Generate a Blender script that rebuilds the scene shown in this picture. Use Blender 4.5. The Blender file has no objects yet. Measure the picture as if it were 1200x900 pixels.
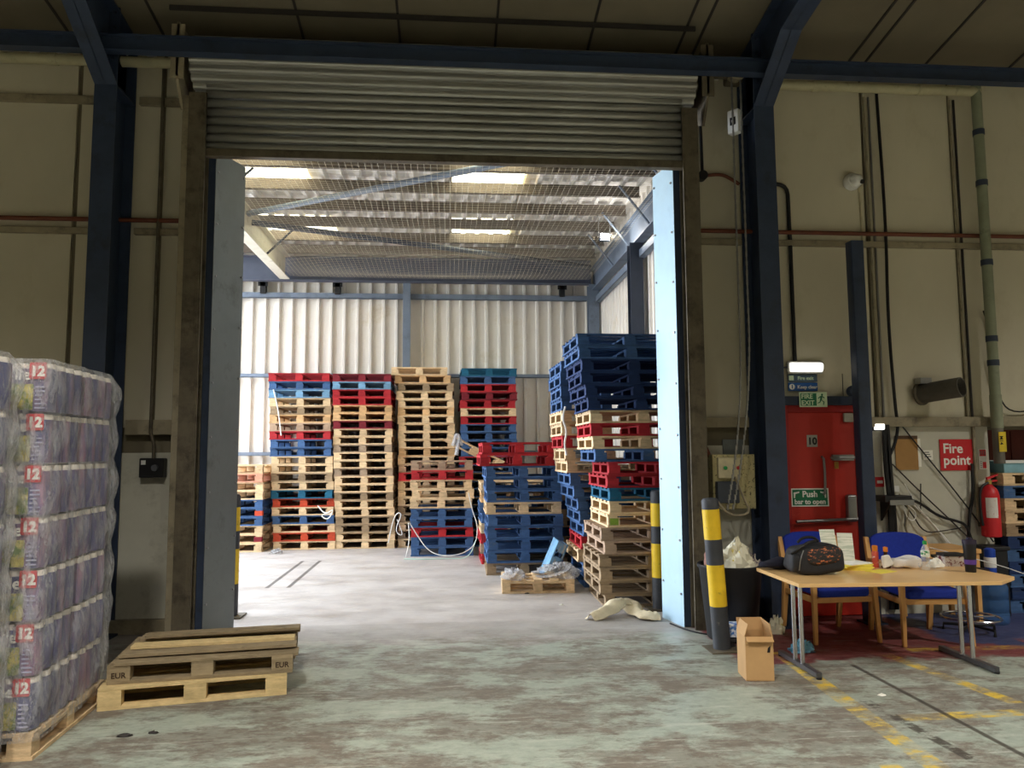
import bpy, math, random
from mathutils import Matrix, Vector
random.seed(7)
R = math.radians
scene = bpy.context.scene
COL = scene.collection

# ------------------------------------------------------------------ materials
def nd(nt, t, **kw):
    n = nt.nodes.new(t)
    for k, v in kw.items(): setattr(n, k, v)
    return n
def c4(c): return (c[0], c[1], c[2], 1)
def srgb(r, g, b):
    f = lambda u: (u/255/12.92) if u/255 <= .04045 else ((u/255+.055)/1.055)**2.4
    return (f(r), f(g), f(b))
def coords(nt, rnd=True, stretch=(1, 1, 1)):
    tc = nd(nt, 'ShaderNodeTexCoord')
    mp = nd(nt, 'ShaderNodeMapping'); mp.inputs['Scale'].default_value = stretch
    if rnd:
        oi = nd(nt, 'ShaderNodeObjectInfo')
        ml = nd(nt, 'ShaderNodeMath', operation='MULTIPLY'); ml.inputs[1].default_value = 37
        nt.links.new(oi.outputs['Random'], ml.inputs[0])
        ad = nd(nt, 'ShaderNodeVectorMath', operation='ADD')
        nt.links.new(tc.outputs['Object'], ad.inputs[0]); nt.links.new(ml.outputs[0], ad.inputs[1])
        nt.links.new(ad.outputs[0], mp.inputs['Vector'])
    else:
        nt.links.new(tc.outputs['Object'], mp.inputs['Vector'])
    return mp.outputs[0]
def noise(nt, vec, scale, detail=4, rough=.6, lo=.35, hi=.65):
    n = nd(nt, 'ShaderNodeTexNoise'); n.inputs['Scale'].default_value = scale
    n.inputs['Detail'].default_value = detail; n.inputs['Roughness'].default_value = rough
    nt.links.new(vec, n.inputs['Vector'])
    m = nd(nt, 'ShaderNodeMapRange', clamp=True)
    m.inputs['From Min'].default_value = lo; m.inputs['From Max'].default_value = hi
    nt.links.new(n.outputs[0], m.inputs['Value'])
    return m.outputs[0]
def mix(nt, fac, a, b):
    m = nd(nt, 'ShaderNodeMix', data_type='RGBA')
    for s, v in ((0, fac), (6, a), (7, b)):
        if hasattr(v, 'is_linked'): nt.links.new(v, m.inputs[s])
        elif s == 0: m.inputs[0].default_value = v
        else: m.inputs[s].default_value = c4(v)
    return m.outputs[2]
MATS = {}
def M(name, col, rough=.55, metal=0, var=.18, scale=6, col2=None, amt=(.55, .7), sc2=3, rnd=0, bump=0, stretch=(1, 1, 1), spec=.4):
    m = bpy.data.materials.new(name); m.use_nodes = True
    nt = m.node_tree; b = nt.nodes['Principled BSDF']
    v = coords(nt, True, stretch)
    n1 = noise(nt, v, scale, 5, .65, .3, .7)
    c = mix(nt, n1, tuple(x*(1-var) for x in col), tuple(min(1, x*(1+var)) for x in col))
    if col2:
        n2 = noise(nt, v, sc2, 8, .7, *amt)
        c = mix(nt, n2, c, col2)
    if rnd:
        oi = nd(nt, 'ShaderNodeObjectInfo')
        hs = nd(nt, 'ShaderNodeHueSaturation')
        mr = nd(nt, 'ShaderNodeMapRange'); mr.inputs['To Min'].default_value = 1-rnd; mr.inputs['To Max'].default_value = 1+rnd
        nt.links.new(oi.outputs['Random'], mr.inputs['Value']); nt.links.new(mr.outputs[0], hs.inputs['Value'])
        nt.links.new(c, hs.inputs['Color']); c = hs.outputs[0]
    nt.links.new(c, b.inputs['Base Color'])
    b.inputs['Roughness'].default_value = rough; b.inputs['Metallic'].default_value = metal
    b.inputs['Specular IOR Level'].default_value = spec
    if bump:
        bp = nd(nt, 'ShaderNodeBump'); bp.inputs['Strength'].default_value = bump; bp.inputs['Distance'].default_value = .02
        nt.links.new(n1, bp.inputs['Height']); nt.links.new(bp.outputs[0], b.inputs['Normal'])
    MATS[name] = m
    return m
def emit(name, col, st):
    m = bpy.data.materials.new(name); m.use_nodes = True; nt = m.node_tree
    b = nt.nodes['Principled BSDF']; b.inputs['Base Color'].default_value = c4(col)
    b.inputs['Emission Color'].default_value = c4(col); b.inputs['Emission Strength'].default_value = st
    return m
def glass(name, col, alpha=.35, rough=.08, wrinkle=0, sc=14):
    """thin clear plastic: part see-through, part pale gloss"""
    m = bpy.data.materials.new(name); m.use_nodes = True; nt = m.node_tree
    b = nt.nodes['Principled BSDF']; out = nt.nodes['Material Output']
    b.inputs['Base Color'].default_value = c4(col); b.inputs['Roughness'].default_value = rough
    tr = nd(nt, 'ShaderNodeBsdfTransparent'); mx = nd(nt, 'ShaderNodeMixShader')
    nt.links.new(tr.outputs[0], mx.inputs[1]); nt.links.new(b.outputs[0], mx.inputs[2]); nt.links.new(mx.outputs[0], out.inputs[0])
    mx.inputs[0].default_value = alpha
    if wrinkle:
        v = coords(nt, False, (1, 1, .35))
        n = noise(nt, v, sc, 6, .75, .38, .68)
        mr = nd(nt, 'ShaderNodeMapRange'); mr.inputs['To Min'].default_value = alpha*.45; mr.inputs['To Max'].default_value = min(1, alpha*1.7)
        nt.links.new(n, mr.inputs['Value']); nt.links.new(mr.outputs[0], mx.inputs[0])
        bp = nd(nt, 'ShaderNodeBump'); bp.inputs['Strength'].default_value = wrinkle; bp.inputs['Distance'].default_value = .03
        nt.links.new(n, bp.inputs['Height']); nt.links.new(bp.outputs[0], b.inputs['Normal'])
    return m

W_LIGHT = srgb(205, 170, 122); W_DIRT = srgb(120, 95, 70)
WOODS = {}
def paintwood(key, col, wear, amt=(.58, .74), rnd=.18, var=.22):
    WOODS[key] = M('pallet_'+key, col, .75, 0, var, 9, wear, amt, 5, rnd, .15, (1, 1, 3), .25)
paintwood('R', srgb(172, 42, 48), srgb(126, 54, 50))
paintwood('B', srgb(64, 94, 136), srgb(106, 114, 126))
paintwood('D', srgb(32, 52, 92), srgb(60, 66, 82))
paintwood('L', srgb(110, 150, 180), srgb(190, 175, 140))
paintwood('T', srgb(30, 92, 120), srgb(60, 80, 90))
paintwood('W', srgb(216, 188, 148), srgb(156, 126, 92))
paintwood('O', srgb(204, 166, 120), srgb(140, 108, 76))
paintwood('N', srgb(152, 130, 102), srgb(96, 82, 66))
paintwood('G', srgb(158, 138, 116), srgb(100, 86, 74))
paintwood('P', srgb(206, 150, 124), srgb(200, 90, 70))
paintwood('M', srgb(122, 36, 46), srgb(80, 40, 44))
paintwood('E', srgb(184, 70, 44), srgb(120, 60, 44))
paintwood('Q', srgb(172, 146, 122), srgb(110, 84, 80))
NAMES = dict(R='red', B='blue', D='dark blue', L='pale blue', T='teal', W='light wood', O='honey wood', N='brown wood', G='grey wood', P='pinkish wood', M='maroon', E='brick-red', Q='dusty wood')

navy = M('blue_steel_paint', srgb(50, 62, 84), .5, 0, .2, 5, srgb(40, 46, 58), (.55, .75), 4)
navy_dark = M('dark_navy_paint', srgb(38, 48, 68), .6, 0, .2, 5)
cream = M('cream_panel', srgb(203, 196, 173), .6, 0, .05, 1.4, srgb(178, 168, 138), (.52, .8), 1.1, 0, 0, (1, 1, .6))
cream_low = M('pale_plaster', srgb(196, 194, 178), .75, 0, .06, 3, srgb(150, 146, 128), (.56, .78), 2.4)
groove = M('panel_joint', srgb(112, 104, 84), .7, 0, .1, 5)
railm = M('sheeting_rail_paint', srgb(150, 140, 116), .6, 0, .15, 5, srgb(92, 84, 70), (.5, .7), 4)
liner = M('roof_liner', srgb(118, 110, 92), .8, 0, .1, 1.5)
darkline = M('dark_cover_strip', srgb(50, 46, 44), .7, 0, .1, 4)
brownp = M('brown_pipe_paint', srgb(110, 58, 38), .55, 0, .2, 6)
blackp = M('black_plastic', srgb(26, 26, 28), .5, 0, .15, 8)
greenp = M('grey_green_pipe', srgb(140, 146, 122), .55, 0, .12, 6, srgb(96, 98, 84), (.58, .75), 5)
creamp = M('cream_pipe', srgb(186, 180, 146), .55, 0, .12, 6, srgb(130, 122, 96), (.58, .75), 5)
galv = M('dull_galvanised_slat', srgb(166, 166, 160), .3, .5, .16, 6, srgb(116, 112, 102), (.5, .75), 3, 0, 0, (.25, 1, 4))
brownsteel = M('rusty_brown_steel', srgb(100, 92, 76), .65, .2, .25, 6, srgb(60, 52, 44), (.5, .7), 5)
greyplate = M('grey_steel_plate', srgb(118, 124, 124), .5, .3, .1, 3, srgb(84, 86, 86), (.55, .75), 3)
skyplate = M('light_blue_steel_plate', srgb(178, 208, 224), .45, .1, .06, 3, srgb(150, 180, 198), (.6, .8), 3)
chrome = M('chrome', srgb(200, 200, 200), .22, .95, .05, 5)
steel = M('brushed_steel', srgb(150, 150, 148), .38, .8, .1, 8)
baysteel = M('bay_frame_paint', srgb(112, 124, 140), .5, .1, .12, 4, srgb(84, 92, 104), (.55, .75), 3)
bayrafter = M('galvanised_rafter', srgb(206, 202, 186), .5, .15, .12, 4, srgb(150, 142, 120), (.55, .75), 4)
baymid = M('bay_eaves_paint', srgb(82, 88, 104), .55, .1, .12, 4)
baydark = M('bay_dark_steel', srgb(58, 66, 82), .6, .1, .15, 4)
purlinm = M('purlin_steel', srgb(112, 102, 92), .55, .15, .15, 5, srgb(80, 72, 64), (.5, .75), 3)
sheetw = M('white_roof_sheet', srgb(230, 227, 222), .6, 0, .07, 3, srgb(150, 146, 140), (.58, .78), 3)
clad = M('cream_cladding_sheet', srgb(222, 217, 208), .55, 0, .05, 2, srgb(196, 184, 160), (.56, .8), 2)
white = M('white_plastic', srgb(230, 230, 226), .5, 0, .03, 5)
redpaint = M('red_door_paint', srgb(178, 42, 30), .45, 0, .08, 3, srgb(160, 30, 22), (.55, .75), 3)
reddark = M('red_frame_paint', srgb(160, 30, 28), .5, 0, .1, 4)
signred = M('sign_red', srgb(200, 36, 44), .4, 0, .04, 4)
signgreen = M('sign_green', srgb(24, 112, 74), .4, 0, .04, 4)
signblue = M('sign_blue', srgb(36, 92, 164), .4, 0, .04, 4)
signdark = M('sign_dark', srgb(70, 92, 110), .5, 0, .06, 4)
luma = M('photoluminescent_pale', srgb(205, 225, 190), .5, 0, .03, 4)
yellow = M('yellow_paint', srgb(236, 196, 40), .5, 0, .1, 5, srgb(150, 124, 50), (.6, .72), 9)
blackpaint = M('black_paint', srgb(62, 64, 68), .55, 0, .2, 6, srgb(120, 116, 108), (.62, .75), 9)
laminate = M('beech_laminate', srgb(226, 184, 124), .28, 0, .06, 3, None, rnd=0, stretch=(.3, 4, 1))
beech = M('beech_wood', srgb(218, 166, 100), .4, 0, .1, 5, None, stretch=(1, 1, .3))
bluefab = M('blue_upholstery', srgb(28, 52, 160), .85, 0, .12, 40)
card = M('cardboard', srgb(196, 156, 106), .8, 0, .07, 5)
carddark = M('brown_board', srgb(170, 130, 78), .8, 0, .1, 5)
paper = M('paper', srgb(244, 242, 230), .7, 0, .03, 5)
lined = M('printed_paper', srgb(244, 246, 232), .7, 0, .03, 5, srgb(206, 216, 196), (.5, .56), 30, stretch=(.15, 1, 3))
yellowpaper = M('yellow_paper', srgb(240, 222, 90), .7, 0, .05, 5)
bagm = M('black_bag_cloth', srgb(34, 34, 36), .7, 0, .2, 20)
bagpat = M('orange_flecked_cloth', srgb(40, 38, 38), .7, 0, .2, 14, srgb(206, 120, 70), (.56, .6), 22, stretch=(1, 1, 2.5))
film = glass('cling_film', (.95, .95, .96), .30, .13, 1., 11)
filmloose = glass('loose_film', (.95, .95, .97), .55, .2, 1., 26)
pet = glass('clear_bottle_plastic', (.9, .95, .95), .25, .05)
bluepet = glass('blue_bottle_plastic', srgb(70, 120, 180), .42, .08)
packm = M('navy_pack_film', srgb(72, 74, 120), .35, 0, .28, 8, srgb(170, 124, 140), (.46, .68), 7, .15, 0, (1, 1, .25))
packtop = M('white_roll_paper', srgb(236, 228, 214), .6, 0, .06, 8, srgb(206, 170, 150), (.6, .75), 10)
packpic = M('green_gold_print', srgb(196, 182, 100), .45, 0, .3, 18, srgb(96, 120, 50), (.46, .58), 16)
badge = M('badge_red', srgb(196, 40, 48), .4, 0, .05, 5)
wtext = M('white_lettering', srgb(240, 238, 230), .5, 0, .02, 5)
btext = M('black_lettering', srgb(20, 22, 24), .5, 0, .02, 5)
boxpaint = M('chipped_cream_paint', srgb(206, 194, 144), .55, .0, .08, 5, srgb(70, 62, 44), (.57, .62), 34)
purple = M('purple_band', srgb(92, 60, 150), .5, 0, .06, 5)
capblue = M('blue_cap', srgb(30, 70, 170), .4, 0, .06, 5)
greencap = M('green_cap', srgb(40, 150, 80), .4, 0, .05, 5)
orangecap = M('orange_cap', srgb(220, 130, 40), .45, 0, .05, 5)
pinkcan = M('pink_red_can', srgb(214, 90, 70), .4, 0, .1, 12, srgb(240, 210, 200), (.55, .6), 18)
brownglass = M('brown_glass', srgb(50, 26, 16), .15, 0, .1, 5)
labelm = M('pale_label', srgb(220, 206, 180), .6, 0, .06, 6, srgb(190, 110, 100), (.6, .66), 20)
bluewhite = M('blue_white_print', srgb(226, 230, 236), .5, 0, .04, 6, srgb(70, 120, 190), (.55, .6), 12)
cloth = M('dirty_cream_cloth', srgb(206, 192, 160), .9, 0, .12, 8, srgb(150, 132, 104), (.55, .72), 5)
netm = M('pale_net_cord', srgb(210, 202, 180), .8, 0, .05, 4)
maroonsteel = M('maroon_cabinet_paint', srgb(110, 44, 34), .6, 0, .15, 5)
litter = M('crumpled_tissue', srgb(232, 226, 200), .85, 0, .06, 12, srgb(220, 200, 90), (.6, .64), 9)
lampwhite = emit('lit_diffuser', (1, .97, .9), 2.2)
flood = emit('lit_floodlight', (1, .97, .92), 60)
highbay = emit('lit_high_bay', (1, .93, .8), 6)
foodlab = M('tub_label', srgb(190, 180, 170), .5, 0, .08, 8, srgb(110, 40, 40), (.52, .56), 26)

def skylight_mat():
    m = bpy.data.materials.new('translucent_skylight'); m.use_nodes = True; nt = m.node_tree
    out = nt.nodes['Material Output']; b = nt.nodes['Principled BSDF']
    v = coords(nt, False); n = noise(nt, v, 2.5, 6, .7, .35, .7)
    t = nd(nt, 'ShaderNodeBsdfTranslucent'); nt.links.new(mix(nt, n, (.95, .88, .62), (.85, .68, .36)), t.inputs[0])
    d = nd(nt, 'ShaderNodeBsdfDiffuse'); d.inputs[0].default_value = (.8, .76, .6, 1)
    mx = nd(nt, 'ShaderNodeMixShader'); mx.inputs[0].default_value = .25
    nt.links.new(t.outputs[0], mx.inputs[1]); nt.links.new(d.outputs[0], mx.inputs[2]); nt.links.new(mx.outputs[0], out.inputs[0])
    return m
skym = skylight_mat()

def floor_mat():
    m = bpy.data.materials.new('worn_painted_concrete'); m.use_nodes = True; nt = m.node_tree
    b = nt.nodes['Principled BSDF']; L = nt.links
    tc = nd(nt, 'ShaderNodeTexCoord'); P = tc.outputs['Object']
    sx = nd(nt, 'ShaderNodeSeparateXYZ'); L.new(P, sx.inputs[0]); X, Y = sx.outputs[0], sx.outputs[1]
    def math_(op, a, c, clamp=False):
        n = nd(nt, 'ShaderNodeMath', operation=op, use_clamp=clamp)
        for i, v in ((0, a), (1, c)):
            if hasattr(v, 'is_linked'): L.new(v, n.inputs[i])
            else: n.inputs[i].default_value = v
        return n.outputs[0]
    def step(v, a, c):
        n = nd(nt, 'ShaderNodeMapRange', clamp=True, interpolation_type='SMOOTHSTEP'); n.inputs['From Min'].default_value = a; n.inputs['From Max'].default_value = c
        L.new(v, n.inputs['Value']); return n.outputs[0]
    mp = nd(nt, 'ShaderNodeMapping'); mp.inputs['Scale'].default_value = (.75, 1.25, 1); mp.inputs['Rotation'].default_value = (0, 0, .25); L.new(P, mp.inputs[0]); V = mp.outputs[0]
    big = noise(nt, V, 1.35, 12, .74, .44, .52)
    mid = noise(nt, V, 4.5, 10, .78, .46, .53)
    fine = noise(nt, V, 14, 8, .75, .3, .72)
    ms = nd(nt, 'ShaderNodeMapping'); ms.inputs['Scale'].default_value = (.7, 9, 1); ms.inputs['Rotation'].default_value = (0, 0, -.35); L.new(P, ms.inputs[0])
    scr = noise(nt, ms.outputs[0], 2.6, 8, .75, .56, .64)
    paint = mix(nt, fine, srgb(136, 147, 135), srgb(180, 187, 174))
    bare = mix(nt, fine, srgb(98, 91, 82), srgb(132, 123, 110))
    fac = math_('MULTIPLY', big, math_('ADD', math_('MULTIPLY', mid, .35), .65))
    c = mix(nt, fac, paint, bare)
    c = mix(nt, math_('MULTIPLY', scr, .6), c, srgb(196, 198, 186))
    dk = noise(nt, V, 2.1, 9, .7, .60, .72)
    c = mix(nt, math_('MULTIPLY', dk, .6), c, srgb(92, 84, 74))
    # bay concrete beyond the shutter line
    conc = mix(nt, noise(nt, V, 2.2, 9, .7, .3, .7), srgb(158, 150, 144), srgb(190, 184, 178))
    conc = mix(nt, math_('MULTIPLY', noise(nt, V, 1.3, 6, .6, .55, .7), .45), conc, srgb(128, 118, 108))
    wob0 = noise(nt, V, 2.4, 8, .7, .2, .8)
    c = mix(nt, step(math_('ADD', Y, math_('MULTIPLY', wob0, 1.3)), 7.15, 7.95), c, conc)
    thr = math_('MULTIPLY', step(Y, 6.9, 6.92), math_('SUBTRACT', 1, step(Y, 7.5, 7.52)))
    c = mix(nt, math_('MULTIPLY', thr, .3), c, srgb(120, 116, 108))
    wob = noise(nt, P, 3.5, 5, .6, 0, 1)
    Xw = math_('ADD', X, math_('MULTIPLY', math_('SUBTRACT', wob, .5), .35)); Yw = math_('ADD', Y, math_('MULTIPLY', math_('SUBTRACT', wob, .5), .9))
    chip = noise(nt, V, 5, 9, .75, .40, .52)
    # red painted zone behind the table, blue painted zone further right
    red = math_('MULTIPLY', math_('MULTIPLY', step(Yw, 5.75, 5.9), step(Xw, 2.25, 2.35)), math_('SUBTRACT', 1, step(Y, 7.4, 7.42)))
    rc = mix(nt, fine, srgb(104, 50, 52), srgb(140, 76, 74))
    c = mix(nt, math_('MULTIPLY', red, math_('SUBTRACT', 1, math_('MULTIPLY', math_('MAXIMUM', dk, scr), .6))), c, rc)
    blu = math_('MULTIPLY', step(Xw, 4.25, 4.35), step(Yw, 6.15, 6.25))
    c = mix(nt, math_('MULTIPLY', blu, .95), c, mix(nt, fine, srgb(40, 52, 92), srgb(64, 76, 112)))
    # yellow lines
    def band(v, c0, w): return math_('SUBTRACT', 1, step(math_('ABSOLUTE', math_('SUBTRACT', v, c0), 0), w, w+.015))
    def rng(v, a, b_): return math_('MULTIPLY', step(v, a, a+.05), math_('SUBTRACT', 1, step(v, b_, b_+.05)))
    l1 = math_('MULTIPLY', band(math_('SUBTRACT', X, math_('MULTIPLY', Y, .07)), 2.26, .06), rng(Y, 3.2, 6.1))
    l2 = math_('MULTIPLY', band(math_('ADD', X, math_('MULTIPLY', Y, .14)), 4.35, .05), rng(Y, 4.75, 5.95))
    l3 = math_('MULTIPLY', band(math_('SUBTRACT', Y, math_('MULTIPLY', X, .03)), 4.5, .05), rng(X, 2.75, 3.6))
    l4 = math_('MULTIPLY', band(Y, 6.08, .05), rng(X, 3.75, 6))
    l5 = math_('MULTIPLY', band(X, 2.3, .05), rng(Y, 3.5, 3.9))
    yl = math_('MAXIMUM', math_('MAXIMUM', math_('MAXIMUM', l1, l2), l3), math_('MAXIMUM', math_('MULTIPLY', l4, .6), l5))
    yl = math_('MULTIPLY', yl, math_('SUBTRACT', 1, math_('MULTIPLY', chip, .9)))
    c = mix(nt, yl, c, mix(nt, fine, srgb(206, 170, 40), srgb(228, 198, 80)))
    # saw-cut joints
    j = math_('MAXIMUM', math_('MULTIPLY', band(X, 3.09, .012), rng(Y, 1, 5.7)), math_('MULTIPLY', band(math_('ADD', X, math_('MULTIPLY', Y, .05)), 2.98, .03), math_('MULTIPLY', rng(Y, 3.9, 4.9), mid)))
    j = math_('MAXIMUM', j, math_('MULTIPLY', math_('MAXIMUM', band(X, -2.24, .018), band(X, -1.98, .018)), rng(Y, 9.6, 11.9)))
    c = mix(nt, math_('MULTIPLY', j, .85), c, srgb(60, 54, 48))
    L.new(c, b.inputs['Base Color'])
    rr = nd(nt, 'ShaderNodeMapRange'); rr.inputs['To Min'].default_value = .42; rr.inputs['To Max'].default_value = .75
    L.new(fac, rr.inputs['Value']); L.new(rr.outputs[0], b.inputs['Roughness'])
    bp = nd(nt, 'ShaderNodeBump'); bp.inputs['Strength'].default_value = .12; bp.inputs['Distance'].default_value = .01
    L.new(math_('ADD', fine, mid), bp.inputs['Height']); L.new(bp.outputs[0], b.inputs['Normal'])
    return m
floorm = floor_mat()

# ------------------------------------------------------------------ mesh builder
class MB:
    def __init__(s): s.v = []; s.f = []; s.m = []; s.mi = 0; s.T = None
    def add(s, vs, fs):
        o = len(s.v)
        for p in vs:
            p = Vector(p)
            s.v.append(s.T @ p if s.T else p)
        for f in fs: s.f.append([i+o for i in f]); s.m.append(s.mi)
        return s
    def box(s, x0, y0, z0, x1, y1, z1, tw=None):
        vs = [(x, y, z) for z in (z0, z1) for y in (y0, y1) for x in (x0, x1)]
        return s.add(vs, [(0, 2, 3, 1), (4, 5, 7, 6), (0, 1, 5, 4), (2, 6, 7, 3), (0, 4, 6, 2), (1, 3, 7, 5)])
    def cyl(s, p0, p1, r0, r1=None, n=14, caps=True):
        r1 = r0 if r1 is None else r1
        p0, p1 = Vector(p0), Vector(p1); d = (p1-p0).normalized()
        a = d.orthogonal().normalized(); b = d.cross(a)
        vs = []
        for p, r in ((p0, r0), (p1, r1)):
            for i in range(n):
                t = 2*math.pi*i/n; vs.append(p+a*(math.cos(t)*r)+b*(math.sin(t)*r))
        fs = [(i, (i+1) % n, n+(i+1) % n, n+i) for i in range(n)]
        if caps: fs += [tuple(range(n-1, -1, -1)), tuple(range(n, 2*n))]
        return s.add(vs, fs)
    def tube(s, path, r, n=8, smooth=0):
        P = [Vector(p) for p in path]
        for _ in range(smooth):
            Q = [P[0]]
            for a, b in zip(P, P[1:]): Q += [a*.75+b*.25, a*.25+b*.75]
            P = Q+[P[-1]]
        vs = []; up = None
        for i, p in enumerate(P):
            d = (P[min(i+1, len(P)-1)]-P[max(i-1, 0)]).normalized()
            if up is None: up = d.orthogonal().normalized()
            else:
                up = (up-d*up.dot(d))
                up = up.normalized() if up.length > 1e-6 else d.orthogonal().normalized()
            b = d.cross(up)
            for k in range(n):
                t = 2*math.pi*k/n; vs.append(p+up*(math.cos(t)*r)+b*(math.sin(t)*r))
        fs = []
        for i in range(len(P)-1):
            for k in range(n): fs.append((i*n+k, i*n+(k+1) % n, (i+1)*n+(k+1) % n, (i+1)*n+k))
        fs += [tuple(range(n-1, -1, -1)), tuple(range((len(P)-1)*n, len(P)*n))]
        return s.add(vs, fs)
    def lathe(s, prof, c=(0, 0, 0), n=20):
        vs = []; fs = []
        for r, z in prof:
            for i in range(n):
                t = 2*math.pi*i/n; vs.append((c[0]+r*math.cos(t), c[1]+r*math.sin(t), c[2]+z))
        for j in range(len(prof)-1):
            for i in range(n): fs.append((j*n+i, j*n+(i+1) % n, (j+1)*n+(i+1) % n, (j+1)*n+i))
        fs += [tuple(range(n-1, -1, -1)), tuple(range((len(prof)-1)*n, len(prof)*n))]
        return s.add(vs, fs)
    def prism(s, pts, axis, a, b):
        """pts: 2-D polygon in the two other axes (in xyz order), extruded along axis from a to b"""
        def mk(p, t):
            q = list(p); q.insert(axis, t); return tuple(q)
        n = len(pts); vs = [mk(p, a) for p in pts]+[mk(p, b) for p in pts]
        fs = [tuple(range(n-1, -1, -1)), tuple(range(n, 2*n))]+[(i, (i+1) % n, n+(i+1) % n, n+i) for i in range(n)]
        return s.add(vs, fs)
    def strip(s, prof, axis, a, b, seg=1):
        """open profile extruded along axis"""
        def mk(p, t):
            q = list(p); q.insert(axis, t); return tuple(q)
        n = len(prof); vs = []
        for k in range(seg+1): vs += [mk(p, a+(b-a)*k/seg) for p in prof]
        return s.add(vs, [(k*n+i, k*n+i+1, (k+1)*n+i+1, (k+1)*n+i) for k in range(seg) for i in range(n-1)])
    def text(s, st, size, Mx, bold=.0, align='LEFT', depth=.002, spacing=1):
        cu = bpy.data.curves.new('t', 'FONT'); cu.body = st; cu.size = size; cu.offset = bold; cu.align_x = align; cu.align_y = 'BOTTOM_BASELINE'
        cu.space_line = spacing; cu.extrude = depth/2; cu.resolution_u = 3
        o = bpy.data.objects.new('t', cu); COL.objects.link(o)
        bpy.context.view_layer.update()
        me = bpy.data.meshes.new_from_object(o.evaluated_get(bpy.context.evaluated_depsgraph_get()))
        s.add([Mx @ v.co for v in me.vertices], [tuple(p.vertices) for p in me.polygons])
        bpy.data.objects.remove(o); bpy.data.curves.remove(cu); bpy.data.meshes.remove(me)
        return s
    def mesh(s, name, mats, smooth=True, ang=38):
        me = bpy.data.meshes.new(name); me.from_pydata([tuple(p) for p in s.v], [], s.f)
        for m in (mats if isinstance(mats, (list, tuple)) else [mats]): me.materials.append(m)
        me.polygons.foreach_set('material_index', s.m)
        if smooth:
            me.polygons.foreach_set('use_smooth', [True]*len(me.polygons))
            me.set_sharp_from_angle(angle=R(ang))
        me.validate(); me.update()
        return me
    def build(s, name, mats, parent=None, loc=None, bevel=0, sub=0, solid=0, ang=38):
        o = bpy.data.objects.new(name, s.mesh(name, mats, True, ang)); COL.objects.link(o)
        if parent: o.parent = parent
        if loc: o.location = loc
        if solid: m = o.modifiers.new('Solidify', 'SOLIDIFY'); m.thickness = solid
        if bevel: m = o.modifiers.new('Bevel', 'BEVEL'); m.width = bevel; m.segments = 2; m.limit_method = 'ANGLE'; m.harden_normals = True
        if sub: m = o.modifiers.new('Subdivision', 'SUBSURF'); m.levels = m.render_levels = sub
        return o
def tag(o, label, cat, group=None, kind=None):
    o['label'] = label; o['category'] = cat
    if group: o['group'] = group
    if kind: o['kind'] = kind
    return o
def thing(name, label, cat, loc=(0, 0, 0), rz=0, group=None):
    o = bpy.data.objects.new(name, None); COL.objects.link(o); o.location = loc; o.rotation_euler = (0, 0, rz); o.empty_display_size = .1
    return tag(o, label, cat, group)
def struct(name, mb, mats, **k):
    o = mb.build(name, mats, **k); o['kind'] = 'structure'; return o
def rbox(mb, x0, y0, z0, x1, y1, z1, r=.02, n=4):
    """upright box with rounded vertical edges"""
    pts = []
    for cx, cy, a0 in ((x1-r, y1-r, 0), (x0+r, y1-r, 90), (x0+r, y0+r, 180), (x1-r, y0+r, 270)):
        for k in range(n+1):
            a = R(a0+90*k/n); pts.append((cx+r*math.cos(a), cy+r*math.sin(a)))
    return mb.prism(pts, 2, z0, z1)
def ibeam(mb, axis, a, b, c1, c2, w, h, tf=.014, tw=.01):
    """I-section along axis; c1,c2 centre in the two other axes; flanges stacked along the second, w wide; h deep"""
    H = h/2
    for lo, hi, ww in ((-H, -H+tf, w), (H-tf, H, w), (-H+tf, H-tf, tw)):
        mb.prism([(c1-ww/2, c2+lo), (c1+ww/2, c2+lo), (c1+ww/2, c2+hi), (c1-ww/2, c2+hi)], axis, a, b)
    return mb
FACE_Y = Matrix.Rotation(R(90), 4, 'X')                      # text reading towards -Y
FACE_X = Matrix.Rotation(R(90), 4, 'Z') @ Matrix.Rotation(R(90), 4, 'X')   # reading towards +X
def at(x, y, z, rot): return Matrix.Translation((x, y, z)) @ rot

# ------------------------------------------------------------------ camera
F = 880.; CAMZ = 1.65
yaw, pitch, roll = R(4.75), R(5.15), .006
fw = Vector((math.sin(yaw)*math.cos(pitch), math.cos(yaw)*math.cos(pitch), math.sin(pitch)))
r0 = Vector((math.cos(yaw), -math.sin(yaw), 0)); u0 = r0.cross(fw)
rv = r0*math.cos(roll)-u0*math.sin(roll); uv = rv.cross(fw)
cam = bpy.data.cameras.new('camera'); cam.lens = F/1200*36; cam.sensor_width = 36; cam.sensor_fit = 'HORIZONTAL'; cam.clip_end = 200; cam.clip_start = .05
co = bpy.data.objects.new('camera', cam); COL.objects.link(co)
mt = Matrix((rv, uv, -fw)).transposed().to_4x4(); mt.translation = (0, 0, CAMZ); co.matrix_world = mt
scene.camera = co

# ------------------------------------------------------------------ setting
WY = 7.4                                  # inner face of the dividing wall
CEIL0, CS = 5.74, .165                    # hall roof liner height at the wall, slope towards the camera
def cz(y): return CEIL0+CS*(7.3-y)
struct('floor', MB().box(-30, -7, -.2, 11.2, 15.2, 0), floorm)
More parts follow.
